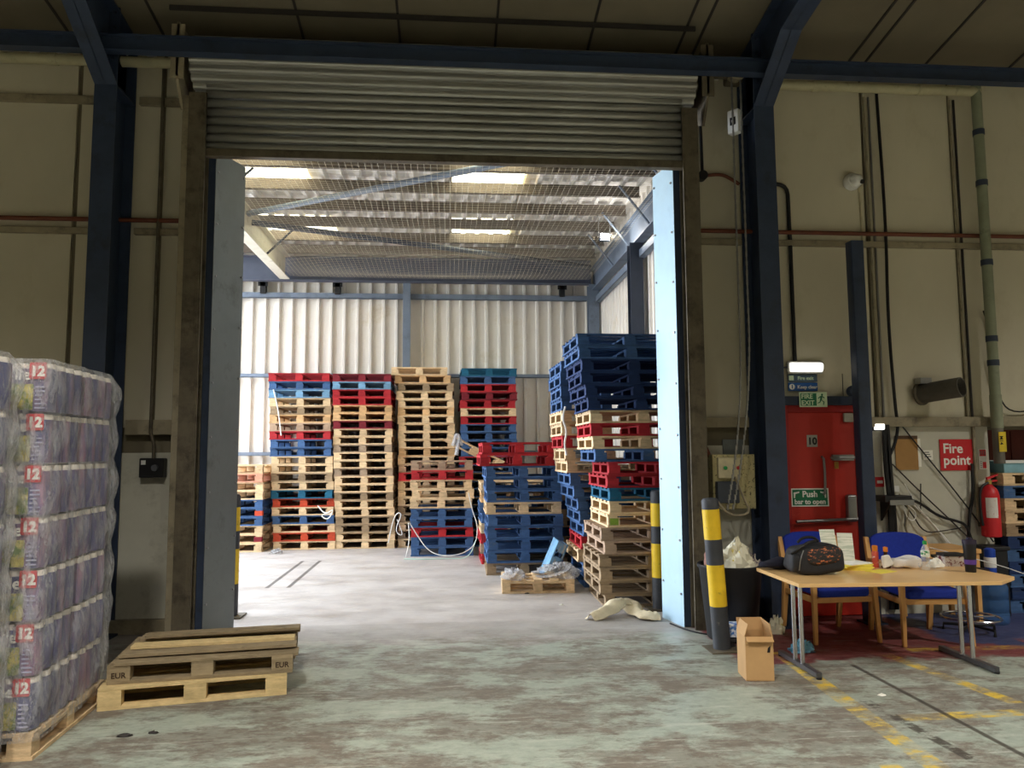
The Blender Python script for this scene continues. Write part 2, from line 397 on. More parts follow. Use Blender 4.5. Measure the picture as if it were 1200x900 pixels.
# dividing wall: cream panels with joints, opening for the shutter
mb = MB()
def panel_run(xs, zs, y0=WY, th=.06, gap=.05):
    for a, b in zip(xs, xs[1:]):
        for c, d in zip(zs, zs[1:]):
            mb.box(a+gap/2, y0, c, b-gap/2, y0+th, d)
panel_run([-9, -8, -7, -6, -4.6, -3.616, -2.82, -2.45], [1.9, 3.82, 5.1, 5.95], gap=.045)
panel_run([2.42, 3.3, 4.38, 5.367, 6.36, 7.4, 8.5, 9.6, 11], [1.9, 3.82, 5.95], gap=.04)
mb.box(-2.45, WY, 5.0, 2.42, WY+.06, 5.95)
mb.mi = 1
mb.box(-9, WY+.03, 0, -2.40, WY+.16, 5.95); mb.box(2.40, WY+.03, 1.85, 11, WY+.16, 5.95); mb.box(2.4, WY+.03, 0, 5.6, WY+.16, 1.85); mb.box(-2.40, WY+.03, 5.0, 2.40, WY+.16, 5.95)
mb.mi = 2
mb.box(-9, WY, 0, -3.2, WY+.03, 1.88); mb.box(-3.17, WY-.02, .13, -2.56, WY+.03, 1.66)
mb.box(2.42, WY, 0, 3.36, WY+.03, 1.7); mb.box(4.2, WY, 0, 5.58, WY+.03, 1.88)
struct('wall_front', mb, [cream, groove, cream_low])
mb = MB(); mb.box(5.5, 8.6, 0, 11, 8.7, 2.0); mb.box(5.46, WY+.16, 0, 5.58, 8.6, 2.0); mb.box(5.46, WY+.16, 1.95, 11, 8.6, 2.02)
struct('wall_alcove', mb, M('alcove_grey', srgb(96, 94, 88), .8, 0, .1, 4))
hallwall = M('hall_wall', srgb(178, 170, 146), .7, 0, .06, 2)
struct('wall_left', MB().box(-9.2, -7, 0, -9, 7.6, 9), hallwall)
struct('wall_right', MB().box(11, -7, 0, 11.2, 8.7, 9), hallwall)
struct('wall_rear', MB().box(-9, -7.2, 0, 11, -7, 9), hallwall)
mb = MB(); mb.prism([(-7, cz(-7)), (7.56, cz(7.56)), (7.56, cz(7.56)+.12), (-7, cz(-7)+.12)], 0, -9.2, 11.2)
struct('ceiling', mb, liner)
for i, x in enumerate((-4.6, -3.7, -2.8, -1.45, -.5, .45, 1.4, 2.32, 2.5, 3.4, 4.2, 4.38, 5.05, 6.0, 7.0)):
    w = .012 if i not in (3, 4) else .012
    o = MB().prism([(-6.9, cz(-6.9)-.012), (7.3, cz(7.3)-.012), (7.3, cz(7.3)-.001), (-6.9, cz(-6.9)-.001)], 0, x-w, x+w)
    struct('trim_%d' % (i+1), o, darkline)
mb = MB(); mb.box(-2.6, 6.86, cz(6.9)-.05, 2.4, 6.88, cz(6.9)-.005)
struct('trim_16', mb, darkline)
# rails on the dividing wall
mb = MB()
for a, b in ((-9, -3.3), (-3.04, -2.56), (2.44, 3.0), (3.22, 11)):
    mb.box(a, WY-.05, 3.76, b, WY, 3.82)
mb.box(-9, WY-.04, 5.06, -3.3, WY, 5.14); mb.box(-3.04, WY-.04, 5.06, -2.6, WY, 5.14)
for a, b in ((-9, -3.3), (-3.04, -2.56)): mb.box(a, WY-.07, 1.83, b, WY, 1.97)
for a, b in ((2.44, 3.0), (3.22, 3.32), (4.2, 11)): mb.box(a, WY-.07, 1.88, b, WY, 1.98)
mb.box(-3.17, WY-.09, 0, -2.56, WY, .13); mb.box(-2.56, WY-.06, 0, -2.5, WY, 5.06)
struct('trim_17', mb, railm, bevel=.004)
# the bay beyond
def ribs(a, b, pitch=.25, d=.035, base=0, sgn=1):
    pts = []; x = a
    while x < b:
        pts += [(x, base), (x+pitch*.72, base), (x+pitch*.78, base-sgn*d), (x+pitch*.94, base-sgn*d)]; x += pitch
    return pts
BY, BX, BZ = 14.6, 2.98, 5.6
mb = MB().strip(ribs(-5.0, BX+.1, .25, .06, BY), 2, 0, 5.75)
mb.box(-5.0, BY+.03, 0, BX+.2, BY+.1, 5.75)
struct('wall_back', mb, clad, ang=12)
mb = MB().strip([(b, a) for a, b in ribs(7.56, BY+.1, .25, .04, BX)], 2, 0, 5.75)
mb.box(BX+.03, 7.56, 0, BX+.1, BY+.1, 5.75)
struct('wall_bay_right', mb, clad, ang=12)
mb = MB(); SK = [(-3.15, -2.0), (0.03, 1.08)]; SY = [(9.0, 10.9), (12.45, 13.3)]
xs = [-5.0, -3.15, -2.0, 0.03, 1.08, BX+.1]; ysp = [7.3, 9.0, 10.9, 12.45, 13.3, BY+.1]
def roofstrip(x0, x1, y0, y1, z=BZ):
    pts = []; x = x0
    while x < x1-.01:
        p = min(.25, x1-x); pts += [(x, z), (x+p*.66, z), (x+p*.72, z-.06), (x+p*.94, z-.06)]; x += p
    pts.append((x1, z)); mb.strip(pts, 1, y0, y1)
    mb.box(x0, y0, z+.005, x1, y1, z+.02)
for i in range(5):
    for j in range(5):
        if (i in (1, 3)) and (j in (1, 3)): continue
        roofstrip(xs[i], xs[i+1], ysp[j], ysp[j+1])
struct('ceiling_bay', mb, [sheetw], ang=12)
n = 0
for (a, b) in SK:
    for (c, d) in SY:
        n += 1
        mb = MB(); pts = []; x = a
        while x < b-.01:
            p = min(.25, b-x); pts += [(x, BZ), (x+p*.66, BZ), (x+p*.72, BZ-.06), (x+p*.94, BZ-.06)]; x += p
        pts.append((b, BZ)); mb.strip(pts, 1, c, d)
        struct('window_%d' % n, mb, skym)

# ------------------------------------------------------------------ steel frame of the hall
def column(name_x, label):
    t = thing('steel_column', label, 'column', (name_x, 7.15, 0))
    mb = MB()
    ibeam(mb, 2, 0, 5.9, 0, 0, .20, .42, .016, .012)     # c1 = x, c2 = y
    mb.build('stanchion', navy, t)
    # haunch and rafter running up the roof towards the camera
    mb = MB(); sl = .655; y0, z0 = -.21, 5.05
    y1 = -.85; z1 = z0+(y0-y1)*sl
    def cl(y): return cz(7.15+y)-.03
    mb.prism([(.21, z0), (y0, z0), (y1, z1), (-1.7, cl(-1.7)-.42), (-13, cl(-13)-.42), (-13, cl(-13)), (.21, cl(.21))], 0, -.006, .006)
    for (a, b) in (((y0, z0), (y1, z1)), ((y1, z1), (-1.7, cl(-1.7)-.42)), ((-1.7, cl(-1.7)-.42), (-13, cl(-13)-.42))):
        mb.prism([(a[0], a[1]), (b[0], b[1]), (b[0], b[1]+.016), (a[0], a[1]+.016)], 0, -.1, .1)
    mb.prism([(.21, cl(.21)-.016), (-13, cl(-13)-.016), (-13, cl(-13)), (.21, cl(.21))], 0, -.1, .1)
    mb.build('rafter', navy, t)
    mb = MB().box(-.1, -.2, 5.03, .1, .2, 5.05); mb.build('stiffener_plate', navy, t)
    mb = MB()
    for z in (5.3, 5.45, 5.6, 5.75):
        for sx in (-1, 1): mb.cyl((sx*.06, -.195, z), (sx*.06, -.23, z), .016, n=6)
    mb.build('bolt_row', navy_dark, t)
    MB().box(-.15, -.26, 0, .15, .24, .02).build('base_plate', navy_dark, t)
    return t
column(-3.17, 'dark blue steel column and rafter left of the shutter')
column(3.10, 'dark blue steel column and rafter between shutter and red door')
mb = MB(); ibeam(mb, 0, -9, 11, 6.76, 5.345, .10, .15, .014, .01)
tag(mb.build('eaves_beam', navy), 'long dark blue steel beam running above the roller shutter', 'beam')
t = thing('door_post', 'short free-standing blue steel post right of the red door', 'post', (4.03, 7.05, 0))
mb = MB(); rbox(mb, -.065, -.06, 0, .065, .06, 3.72, .012); mb.build('shaft', navy, t)
MB().box(-.1, -.1, 0, .1, .1, .015).build('base_plate', navy_dark, t)

# roller shutter
t = thing('roller_shutter', 'half-raised grey metal roller shutter over the bay opening', 'shutter', (0, 7.0, 0))
prof = []; z = 4.47; k = 0
while z < 5.06:
    for i in range(7):
        a = math.pi*i/6; prof.append((-.034*math.sin(a), z+.072*(.5-.5*math.cos(a))))
    prof.append((.02, z+.074)); z += .084; prof.append((.02, z-.002))
mb = MB().strip(prof, 0, -2.28, 2.28, 4); mb.build('curtain', galv, t, solid=.004)
mb = MB().box(-2.28, -.05, 4.40, 2.28, .03, 4.475); mb.build('bottom_bar', brownsteel, t, bevel=.006)
prof = []; rr = .265; N = 20
for i in range(N):
    for k in range(5):
        a = 2*math.pi*(i+k/5)/N; r = rr+.032*math.sin(math.pi*k/5)
        prof.append((.12+r*math.cos(a), 5.32+r*math.sin(a)))
prof.append(prof[0]); mb = MB().strip(prof, 0, -2.4, 2.4, 4); mb.build('curtain_roll', galv, t)
MB().cyl((-2.5, .12, 5.32), (2.56, .12, 5.32), .06).build('barrel_shaft', brownsteel, t)
for s in (-1, 1):
    mb = MB(); x = 2.5*s
    mb.prism([(-.17, 5.62), (.3, 5.62), (.3, 5.0), (.0, 4.85), (-.17, 5.1)], 0, x-.012, x+.012)
    mb.box(x-.06, -.17, 5.08, x+.06, -.155, 5.6)
    mb.build('end_plate', railm if s < 0 else brownsteel, t)
    mb = MB()
    xi = 2.26*s; xo = 2.42*s
    mb.box(min(xi, xo), -.07, 0, max(xi, xo), -.05, 5.0); mb.box(min(xi, xo), .04, 0, max(xi, xo), .06, 5.0); mb.box(min(xo-.02*s, xo), -.05, 0, max(xo-.02*s, xo), .04, 5.0)
    mb.box(min(xi+.02*s, xi+.05*s), -.075, 0, max(xi+.02*s, xi+.05*s), -.07, 5.0)
    mb.build('guide_rail', brownsteel, t, bevel=.004)
    if s < 0: MB().box(min(xo, xo+.08*s), .0, 0, max(xo, xo+.08*s), .06, 5.0).build('side_channel', railm, t, bevel=.004)
# jamb posts with cladding plates on the reveals
for s, lab, pm in ((-1, 'left door jamb faced with a grey bolted steel plate', greyplate), (1, 'right door jamb faced with a light blue bolted steel plate', skyplate)):
    t = thing('door_jamb', lab, 'jamb', (2.2*s, 7.3, 0))
    mb = MB(); a, b = sorted((0, .18*s)); mb.box(a, -.23, 0, b, .17, 4.7); mb.build('post', navy, t, bevel=.004)
    mb = MB(); n0 = -.005*s
    mb.prism([(n0, -.24), (-.09*s, .19), (-.04*s, .2), (.0+.01*s, -.22)] if s > 0 else [(n0, -.24), (.01*s, -.22), (-.11*s, .2), (-.16*s, .19)], 2, .0, 4.5)
    mb.build('reveal_plate', pm, t)
    mb = MB()
    for k in range(9):
        for (yy, xx) in ((-.2, 0.010), (.15, .08 if s > 0 else .15)):
            z = .3+k*.5; p = Vector((-xx*s-.002*s, yy, z+(.07 if yy > 0 else 0))); mb.cyl(p, p+Vector((-.012*s, -.003, 0)), .011, n=8)
    mb.build('bolt_row', steel, t)

# ------------------------------------------------------------------ bay steelwork
tag(ibeam(MB(), 0, -4.95, 2.75, 14.3, 5.13, .18, .46).build('bay_eaves_beam', baymid), 'blue-grey eaves beam along the top of the ribbed end wall', 'beam')
tag(ibeam(MB(), 1, 7.6, 14.2, -3.1, 5.13, .18, .44, .016).build('bay_rafter', bayrafter), 'pale steel rafter over the left side of the bay', 'beam')
t = thing('bay_rafter', 'blue-grey steel rafter along the top of the bay right wall', 'beam', (2.84, 0, 0))
ibeam(MB(), 1, 7.6, 14.5, 0, 5.0, .16, .44, .016).build('beam', baysteel, t)
for y in (9.0, 10.2, 11.4, 12.6):
    MB().tube([(-.02, y, 4.85), (-.45, y, 5.4)], .018).build('brace', baysteel, t)
t = thing('bay_rafter_braces', 'short brace bars beside the pale left bay rafter', 'brace', (-3.1, 0, 0))
for y in (9.9, 12.6): MB().tube([(.03, y, 4.95), (.5, y, 5.42)], .018).build('brace', baydark, t)
ords = ['first', 'second', 'third', 'fourth', 'fifth', 'sixth', 'seventh', 'eighth', 'ninth', 'tenth', 'eleventh', 'twelfth', 'thirteenth', 'fourteenth', 'fifteenth', 'sixteenth', 'seventeenth', 'eighteenth', 'nineteenth', 'twentieth', 'twenty-first', 'twenty-second', 'twenty-third']
py = [14.02-.86*i for i in range(8)]
for i, y in enumerate(py):
    mb = MB(); mb.box(-4.95, y-.003, 5.36, 2.78, y+.003, 5.535); mb.box(-4.95, y-.06, 5.355, 2.78, y, 5.361); mb.box(-4.95, y, 5.53, 2.78, y+.06, 5.536); mb.box(-4.95, y-.06, 5.355, 2.78, y-.054, 5.375)
    tag(mb.build('roof_purlin', purlinm), 'steel roof purlin over the bay, %s from the end wall' % ords[i], 'purlin', 'bay roof purlins')
tag(MB().tube([(-3.05, 11.4, 5.27), (2.75, 7.9, 5.27)], .045, 12).build('wind_brace', baysteel), 'grey tubular wind brace slanting under the roof nearer the shutter', 'brace')
tag(MB().tube([(-3.05, 11.62, 5.2), (2.7, 14.1, 5.2)], .045, 12).build('wind_brace', baydark), 'dark tubular wind brace slanting under the roof toward the far corner', 'brace')
def colI(x, y, z0, z1, w, h, m, lab, rot=0):
    o = ibeam(MB(), 2, z0, z1, 0, 0, w, h).build('bay_column', m, loc=(x, y, 0)); o.rotation_euler.z = rot
    return tag(o, lab, 'column')
colI(2.80, 14.36, 0, 4.9, .2, .2, baysteel, 'blue-grey steel column in the far right corner of the bay')
colI(2.80, 11.0, 0, 4.78, .2, .2, baydark, 'dark steel column against the bay right wall')
colI(-.83, 14.42, 3.1, 4.9, .14, .14, baysteel, 'short grey post on the middle of the ribbed end wall')
def rail(name, lab, z, hh, m, axis):
    mb = MB()
    if axis == 0: mb.box(-4.95, BY-.14, z, 2.7, BY-.045, z+.008); mb.box(-4.95, BY-.14, z, 2.7, BY-.132, z+hh)
    else: mb.box(BX-.14, 7.6, z, BX-.045, 14.4, z+.008); mb.box(BX-.14, 7.6, z, BX-.132, 14.4, z+hh)
    tag(mb.build(name, m), lab, 'rail')
rail('sheeting_rail', 'upper blue-grey sheeting rail across the ribbed end wall', 4.61, .1, baysteel, 0)
rail('sheeting_rail', 'middle grey sheeting rail across the ribbed end wall behind the stacks', 3.08, .07, baysteel, 0)
rail('sheeting_rail', 'lower grey sheeting rail on the ribbed end wall by the low stack', 1.6, .07, baysteel, 0)
rail('sheeting_rail', 'upper blue-grey sheeting rail along the bay right wall', 4.55, .12, baysteel, 1)
rail('sheeting_rail', 'lower sheeting rail along the bay right wall behind the leaning stacks', 3.08, .07, baysteel, 1)
for x, lab in ((-3.55, 'small black bracket on the upper rail at the left'), (-2.15, 'small black bracket on the upper rail left of the short post'), (2.2, 'small black bracket on the upper rail at the right')):
    mb = MB(); mb.box(x-.05, BY-.2, 4.68, x+.05, BY-.06, 4.9); mb.box(x-.09, BY-.2, 4.82, x+.09, BY-.18, 4.9)
    tag(mb.build('rail_bracket', blackp), lab, 'bracket')
# bird net under the bay roof
mb = MB(); th = .0015
def nz(x, y): return 4.98-.10*math.sin(math.pi*(x+3.0)/5.7)*(.6+.4*math.cos(y*4.2))
def strand(pts):
    for a, b in zip(pts, pts[1:]):
        mb.cyl(a, b, th, n=3, caps=False)
x = -3.0
while x < 2.71:
    strand([(x, 7.6+.55*k, nz(x, 7.6+.55*k)) for k in range(13)]); x += .075
y = 7.6
while y < 14.2:
    strand([(-3.0+.57*k, y, nz(-3.0+.57*k, y)) for k in range(11)]); y += .075
tag(mb.build('bird_net', netm), 'fine pale bird net stretched below the bay roof', 'net', None, 'stuff')
# floodlight on the right wall of the bay
t = thing('floodlight', 'lit floodlight high on the bay right side under the roof', 'light', (2.42, 11.4, 5.0), R(8))
MB().box(-.08, -.03, -.06, .08, .04, .06).build('housing', baydark, t, bevel=.01)
MB().box(-.065, -.036, -.05, .065, -.03, .05).build('lamp_glass', flood, t)
MB().tube([(-.095, 0, 0), (-.095, 0, .36), (.095, 0, .36), (.095, 0, 0)], .008).build('bracket', steel, t)

# ------------------------------------------------------------------ pallets
MESH = {}
def pallet_mesh(w, d, var):
    k = (w, d, var)
    if k in MESH: return MESH[k]
    rs = random.Random(hash(k) & 1023)
    nb = (7, 6, 5)[var]; bw = .1 if var else .105
    mb = MB()
    for i in range(nb):
        y = -d/2+bw/2+(d-bw)*i/(nb-1); e = rs.uniform(-.012, .012)
        mb.box(-w/2+max(0, e), y-bw/2, .12, w/2+min(0, e), y+bw/2, .139+rs.uniform(-.002, .001))
    for x in (-w/2+.055, 0, w/2-.055): mb.box(x-.05, -d/2, .1, x+.05, d/2, .12)
    deck = mb.mesh('deck', None)
    bx = [(-w/2+.07), 0, w/2-.07]; by = [-d/2+.05, 0, d/2-.05]
    blk = MB().box(-.062, -.049, .02, .062, .049, .1).mesh('block', None)
    mb = MB()
    mb.box(-w/2, -d/2, 0, w/2, -d/2+.1, .02); mb.box(-w/2, d/2-.1, 0, w/2, d/2, .02)
    for x in (-w/2+.05, 0, w/2-.05): mb.box(x-.05, -d/2+.1, 0, x+.05, d/2-.1, .02)
    base = mb.mesh('base_frame', None)
    MESH[k] = (deck, blk, base, [(x, y) for x in bx for y in by])
    return MESH[k]
MCACHE = {}
def with_mat(me, key):
    k = (me.name, key)
    if k not in MCACHE:
        m = me.copy(); m.materials.clear(); m.materials.append(WOODS[key]); MCACHE[k] = m
    return MCACHE[k]
def pallet(key, w, d, loc, rz, sz, label, group, var=0, blockkeys=None, tilt=None, sc=(1, 1)):
    t = thing('pallet', label, 'pallet', loc, rz, group); t.scale = (sc[0], sc[1], sz)
    if tilt: t.rotation_euler = tilt
    deck, blk, base, pos = pallet_mesh(w, d, var)
    o = bpy.data.objects.new('deck', with_mat(deck, key)); COL.objects.link(o); o.parent = t
    o = bpy.data.objects.new('base_frame', with_mat(base, key)); COL.objects.link(o); o.parent = t
    for i, (x, y) in enumerate(pos):
        bk = key
        if blockkeys and i in blockkeys: bk = blockkeys[i]
        o = bpy.data.objects.new('block', with_mat(blk, bk)); COL.objects.link(o); o.parent = t; o.location = (x, y, 0)
    return t
rj = random.Random(3)
def stack(keys, x0, yf, w, d, top, phrase, group, dx=None, jit=.02, rot=1.2, hs=None, blocks={}):
    """keys listed top to bottom; x0 front-left corner, yf front face"""
    n = len(keys); h = (top/n); out = []
    for i, k in enumerate(keys):
        zi = (n-1-i)*h
        xx = (dx[i] if dx else x0+rj.uniform(-jit, jit))+w/2
        yy = yf+rj.uniform(-jit, jit)+d/2
        lab = '%s pallet, %s from top of %s' % (NAMES[k], ords[i], phrase)
        out.append(pallet(k, w, d, (xx, yy, zi), R(rj.uniform(-rot, rot)), h/.1402, lab, group, rj.choice((0, 0, 1, 2)), blocks.get(i)))
    return out
stack('WPWWBBBWWW', -4.14, 13.1, 1.0, 1.2, 1.45, 'low stack by the left jamb', 'pallets in the low left stack', blocks={5: {6: 'E'}, 8: {6: 'M'}})
stack('RBLWNOQRBBWWNWTEWBWEW', -3.06, 13.3, 1.05, 1.15, 3.04, 'red-topped stack at far left', 'pallets in the red-topped left stack',
      dx=[-3.15+.007*i for i in range(21)])
stack('MLRROOMWWGWWGWWNWWNNWW', -1.95, 13.3, 1.02, 1.15, 3.03, 'maroon-topped tall stack', 'pallets in the maroon-topped stack',
      dx=[-2.06+.005*i for i in range(22)])
stack('WONWWOWWWWOWQRWWWNNWGW', -.88, 13.4, 1.0, 1.0, 3.16, 'bare-wood tall middle stack', 'pallets in the bare-wood middle stack',
      dx=[-1.05, -.98, -.92, -.95]+[-.92+.0015*i for i in range(18)])
stack('QRWWWBBRBB', -.62, 12.2, 1.0, 1.05, 1.51, 'half-height stack before bare-wood stack', 'pallets in the half-height stack')
stack('TBRMRWRBBBBRBWBBNBBBWB', .18, 13.35, 1.0, 1.1, 3.14, 'teal-topped stack at back wall', 'pallets in the teal-topped stack')
stack('WOBBWRQR', .45, 11.25, 1.0, .9, 1.2, 'stack hidden behind blue front stack', 'pallets behind the blue front stack')
stack('RRBBBWBBBBN', .5, 10.22, 1.03, 1.0, 1.78, 'blue front stack in mid bay', 'pallets in the blue front stack',
      dx=[.43, .4]+[.48, .49, .5, .49, .51, .5, .52, .5, .5], blocks={10: {0: 'N'}})
gd = [1.36, 1.35, 1.37, 1.37, 1.36, 1.37, 1.38, 1.41, 1.43, 1.46, 1.5, 1.56, 1.58, 1.62, 1.60, 1.56, 1.62, 1.64]
stack('BBBBWWRWWBBBBBRWBB', 1.5, 9.2, 1.15, .98, 2.77, 'rear leaning stack at right', 'pallets in the rear leaning stack', dx=gd)
hd = [1.37, 1.385, 1.41, 1.42, 1.45, 1.49, 1.51, 1.52, 1.53, 1.56, 1.70, 1.67, 1.69, 1.69, 1.68, 1.60, 1.63, 1.58, 1.58, 1.58, 1.64]
H_ = stack('BBDDDDWRWBRRTWWQQNNNN', 1.6, 8.0, 1.18, .98, 2.93, 'front leaning stack beside light-blue jamb', 'pallets in the tall leaning stack', dx=hd)
stack('NQNNDNNDNDN', 1.62, 11.2, 1.1, 1.1, 1.45, 'dim stack behind leaning stacks', 'pallets in the dim rear stack')
# leaning and fallen ones
pallet('W', 1.0, .8, (.36, 12.3, 1.6), 0, 1, 'loose light wood pallet tilted across the top of the half-height stack', 'loose pallets', 0, None, (0, R(27), 0))
pallet('W', .62, .85, (1.05, 9.2, 0), R(87), 1.15, 'small pale pallet under crumpled clear film on the bay floor', 'loose pallets', 2)
pallet('L', .5, .45, (1.40, 9.8, .235), 0, 1, 'pale blue half pallet propped on edge against the rear leaning stack', 'loose pallets', 0, None, (R(0), R(-66), 0))
# green label on the tall leaning stack
o = MB().box(-.045, 0, .025, .045, .004, .095).build('sticker', M('green_label', srgb(130, 160, 50), .6, 0, .2, 30), H_[14], loc=(-.52, -.496, 0)); o['label'] = 'small green sticker'
# crumpled film heaps
def crumple(name, mat, label, cat, c, s, seed, amp=.35, n=18, flat=.0):
    rs = random.Random(seed); mb = MB(); ph = [(rs.uniform(2, 7), rs.uniform(2, 7), rs.uniform(0, 6), rs.uniform(.3, 1)) for _ in range(7)]
    vs = []; fs = []; m = n*2
    for j in range(n+1):
        th_ = math.pi*j/n*.55
        for i in range(m):
            a = 2*math.pi*i/m
            k = 1+amp*sum(w*math.sin(p*a+q*th_*2+o) for p, q, o, w in ph)/2.6
            k2 = 1+amp*1.2*rs.uniform(-.5, .5)
            vs.append((c[0]+s[0]*math.sin(th_)*math.cos(a)*k, c[1]+s[1]*math.sin(th_)*math.sin(a)*k, max(c[2]+.002, c[2]+s[2]*(math.cos(th_)*k*k2+.05))))
    for j in range(n):
        for i in range(m): fs.append((j*m+i, (j+1)*m+i, (j+1)*m+(i+1) % m, j*m+(i+1) % m))
    mb.add(vs, fs)
    return tag(mb.build(name, mat, ang=25), label, cat)
crumple('plastic_film', filmloose, 'crumpled clear film over the left of the small pale pallet', 'film', (.76, 9.12, .163), (.14, .3, .07), 1)
crumple('plastic_film', filmloose, 'crumpled clear film heaped on the right of the small pale pallet', 'film', (1.3, 9.22, .163), (.26, .3, .1), 2)
crumple('plastic_film', filmloose, 'wad of white film on the floor by the low left stack', 'film', (-2.84, 12.85, 0), (.09, .07, .06), 4)
# strapping
strap = M('white_strapping', srgb(226, 226, 220), .5, 0, .03, 5)
tag(MB().tube([(-.68, 12.0, .02), (-.62, 12.05, .3), (-.66, 12.1, .6), (-.55, 12.12, .4), (-.3, 12.05, .05), (.1, 11.98, .02), (.4, 12.1, .15), (.46, 12.15, .45), (.35, 12.12, .75), (.3, 12.14, 1.0)], .008, 6, 3).build('strapping', strap), 'tangle of white strapping hanging down the half-height stack', 'strap')
tag(MB().tube([(-.7, 11.9, .01), (-.4, 11.8, .012), (0, 11.85, .01), (.3, 11.8, .012), (.42, 11.9, .3)], .007, 6, 3).build('strapping', M('pale_green_strapping', srgb(170, 206, 190), .5, 0, .05, 5)), 'pale green strap lying on floor before the half-height stack', 'strap')
tag(MB().tube([(-3.05, 13.275, 2.75), (-2.98, 13.27, 2.5), (-2.93, 13.27, 2.2), (-2.9, 13.27, 1.95)], .012, 6, 2).build('strapping', strap), 'white strap hanging on the front of the red-topped left stack', 'strap')
tag(MB().tube([(-2.25, 13.22, .75), (-2.1, 13.1, .6), (-1.95, 13.1, .72), (-2.05, 13.1, .5), (-2.2, 13.12, .6), (-2.0, 13.12, .62)], .01, 6, 3).build('strapping', strap), 'coil of white strap low between the first two tall stacks', 'strap')
tag(MB().tube([(-1.05, 13.2, .1), (-.95, 13.2, .6), (-.8, 13.18, .62), (-.95, 13.18, .3), (-.78, 13.18, .2), (-.9, 13.2, .5)], .009, 6, 3).build('strapping', strap), 'coil of white strap between the maroon-topped and bare-wood stacks', 'strap')
tag(MB().tube([(1.42, 9.165, 2.2), (1.38, 9.16, 2.05), (1.44, 9.16, 1.9), (1.4, 9.16, 1.75), (1.43, 9.16, 1.6)], .012, 6, 2).build('strapping', strap), 'white strap dangling on the rear leaning stack', 'strap')
tag(MB().tube([(.05, 11.85, 1.75), (.12, 11.82, 1.98), (.2, 11.84, 1.7), (.15, 11.82, 1.9), (.1, 11.82, 1.6)], .03, 6, 2).build('plastic_film', filmloose), 'twist of clear film beside the tilted loose pallet', 'film')

# two weathered pallets on the hall floor, left
def euro(key, loc, rz, label, ragged):
    t = thing('pallet', label, 'pallet', loc, rz, 'pallets in front of the left jamb')
    w, d = 1.17, .8
    rs = random.Random(5)
    for i in range(5):
        bw = (.145, .1, .145, .1, .145)[i]; y = -d/2+.0725+(d-.145)*i/4
        a = rs.uniform(-.05, .09) if ragged else 0; b = rs.uniform(-.02, .05) if ragged else 0
        o = MB().box(-w/2+a, y-bw/2, .122, w/2+b, y+bw/2, .144).build('deck_board', WOODS[key], t, bevel=.003)
        if ragged: o.rotation_euler = (R(rs.uniform(-2, 2)), R(rs.uniform(-.3, .3)), R(rs.uniform(-1, 1)))
    for x in (-w/2+.07, 0, w/2-.07): MB().box(x-.07, -d/2, .1, x+.07, d/2, .122).build('stringer', WOODS[key], t)
    for x in (-w/2+.07, 0, w/2-.07):
        for y in (-d/2+.05, 0, d/2-.05): MB().box(x-.07, y-.05, .022, x+.07, y+.05, .1).build('block', WOODS[key], t, bevel=.002)
    for y in (-d/2+.05, 0, d/2-.05): MB().box(-w/2, y-.05, 0, w/2, y+.05, .022).build('bottom_board', WOODS[key], t, bevel=.002)
    if ragged:
        for x in (-w/2+.07, w/2-.07):
            MB().text('EUR', .05, at(x, -d/2-.002, .04, FACE_Y), .001, 'CENTER').build('stamp', M('burnt_stamp', srgb(60, 44, 30), .8), t)
    return t
paintwood('Y', srgb(208, 184, 134), srgb(170, 140, 94), rnd=.08)
paintwood('Z', srgb(146, 130, 102), srgb(100, 86, 66), rnd=.2)
ra = math.atan2(.23, 1.14); ux, uy = math.cos(ra), math.sin(ra)
fl = Vector((-2.26, 5.2, 0)); cpt = fl+Vector((ux, uy, 0))*.585+Vector((-uy, ux, 0))*.4
euro('Y', cpt, ra, 'pale new pallet at floor level in front of left jamb', False)
rb = ra-.05; c2 = Vector((cpt.x+.05, cpt.y+.04, .1445))
euro('Z', c2, rb, 'weathered brown pallet lying on top of the pale pallet', True)
for i, (oy, ox, L, z, rr_) in enumerate(((-.26, .02, 1.14, .293, .01), (-.05, .03, 1.1, .293, -.015), (.2, .06, 1.12, .293, .02), (.16, .08, 1.08, .318, .0))):
    o = MB().box(-L/2, -.06, 0, L/2, .06, .022).build('loose_plank', WOODS['Z'] if i != 1 else WOODS['Y'], bevel=.003)
    o.location = (c2.x+ox*1+(-uy)*oy, c2.y+ux*oy, z); o.rotation_euler.z = rb+rr_
    tag(o, ['weathered plank on the brown pallet, nearest the camera', 'yellowish plank lying along the middle of the brown pallet', 'weathered plank along the rear edge of the brown pallet', 'topmost weathered plank laid over the rear plank'][i], 'plank')

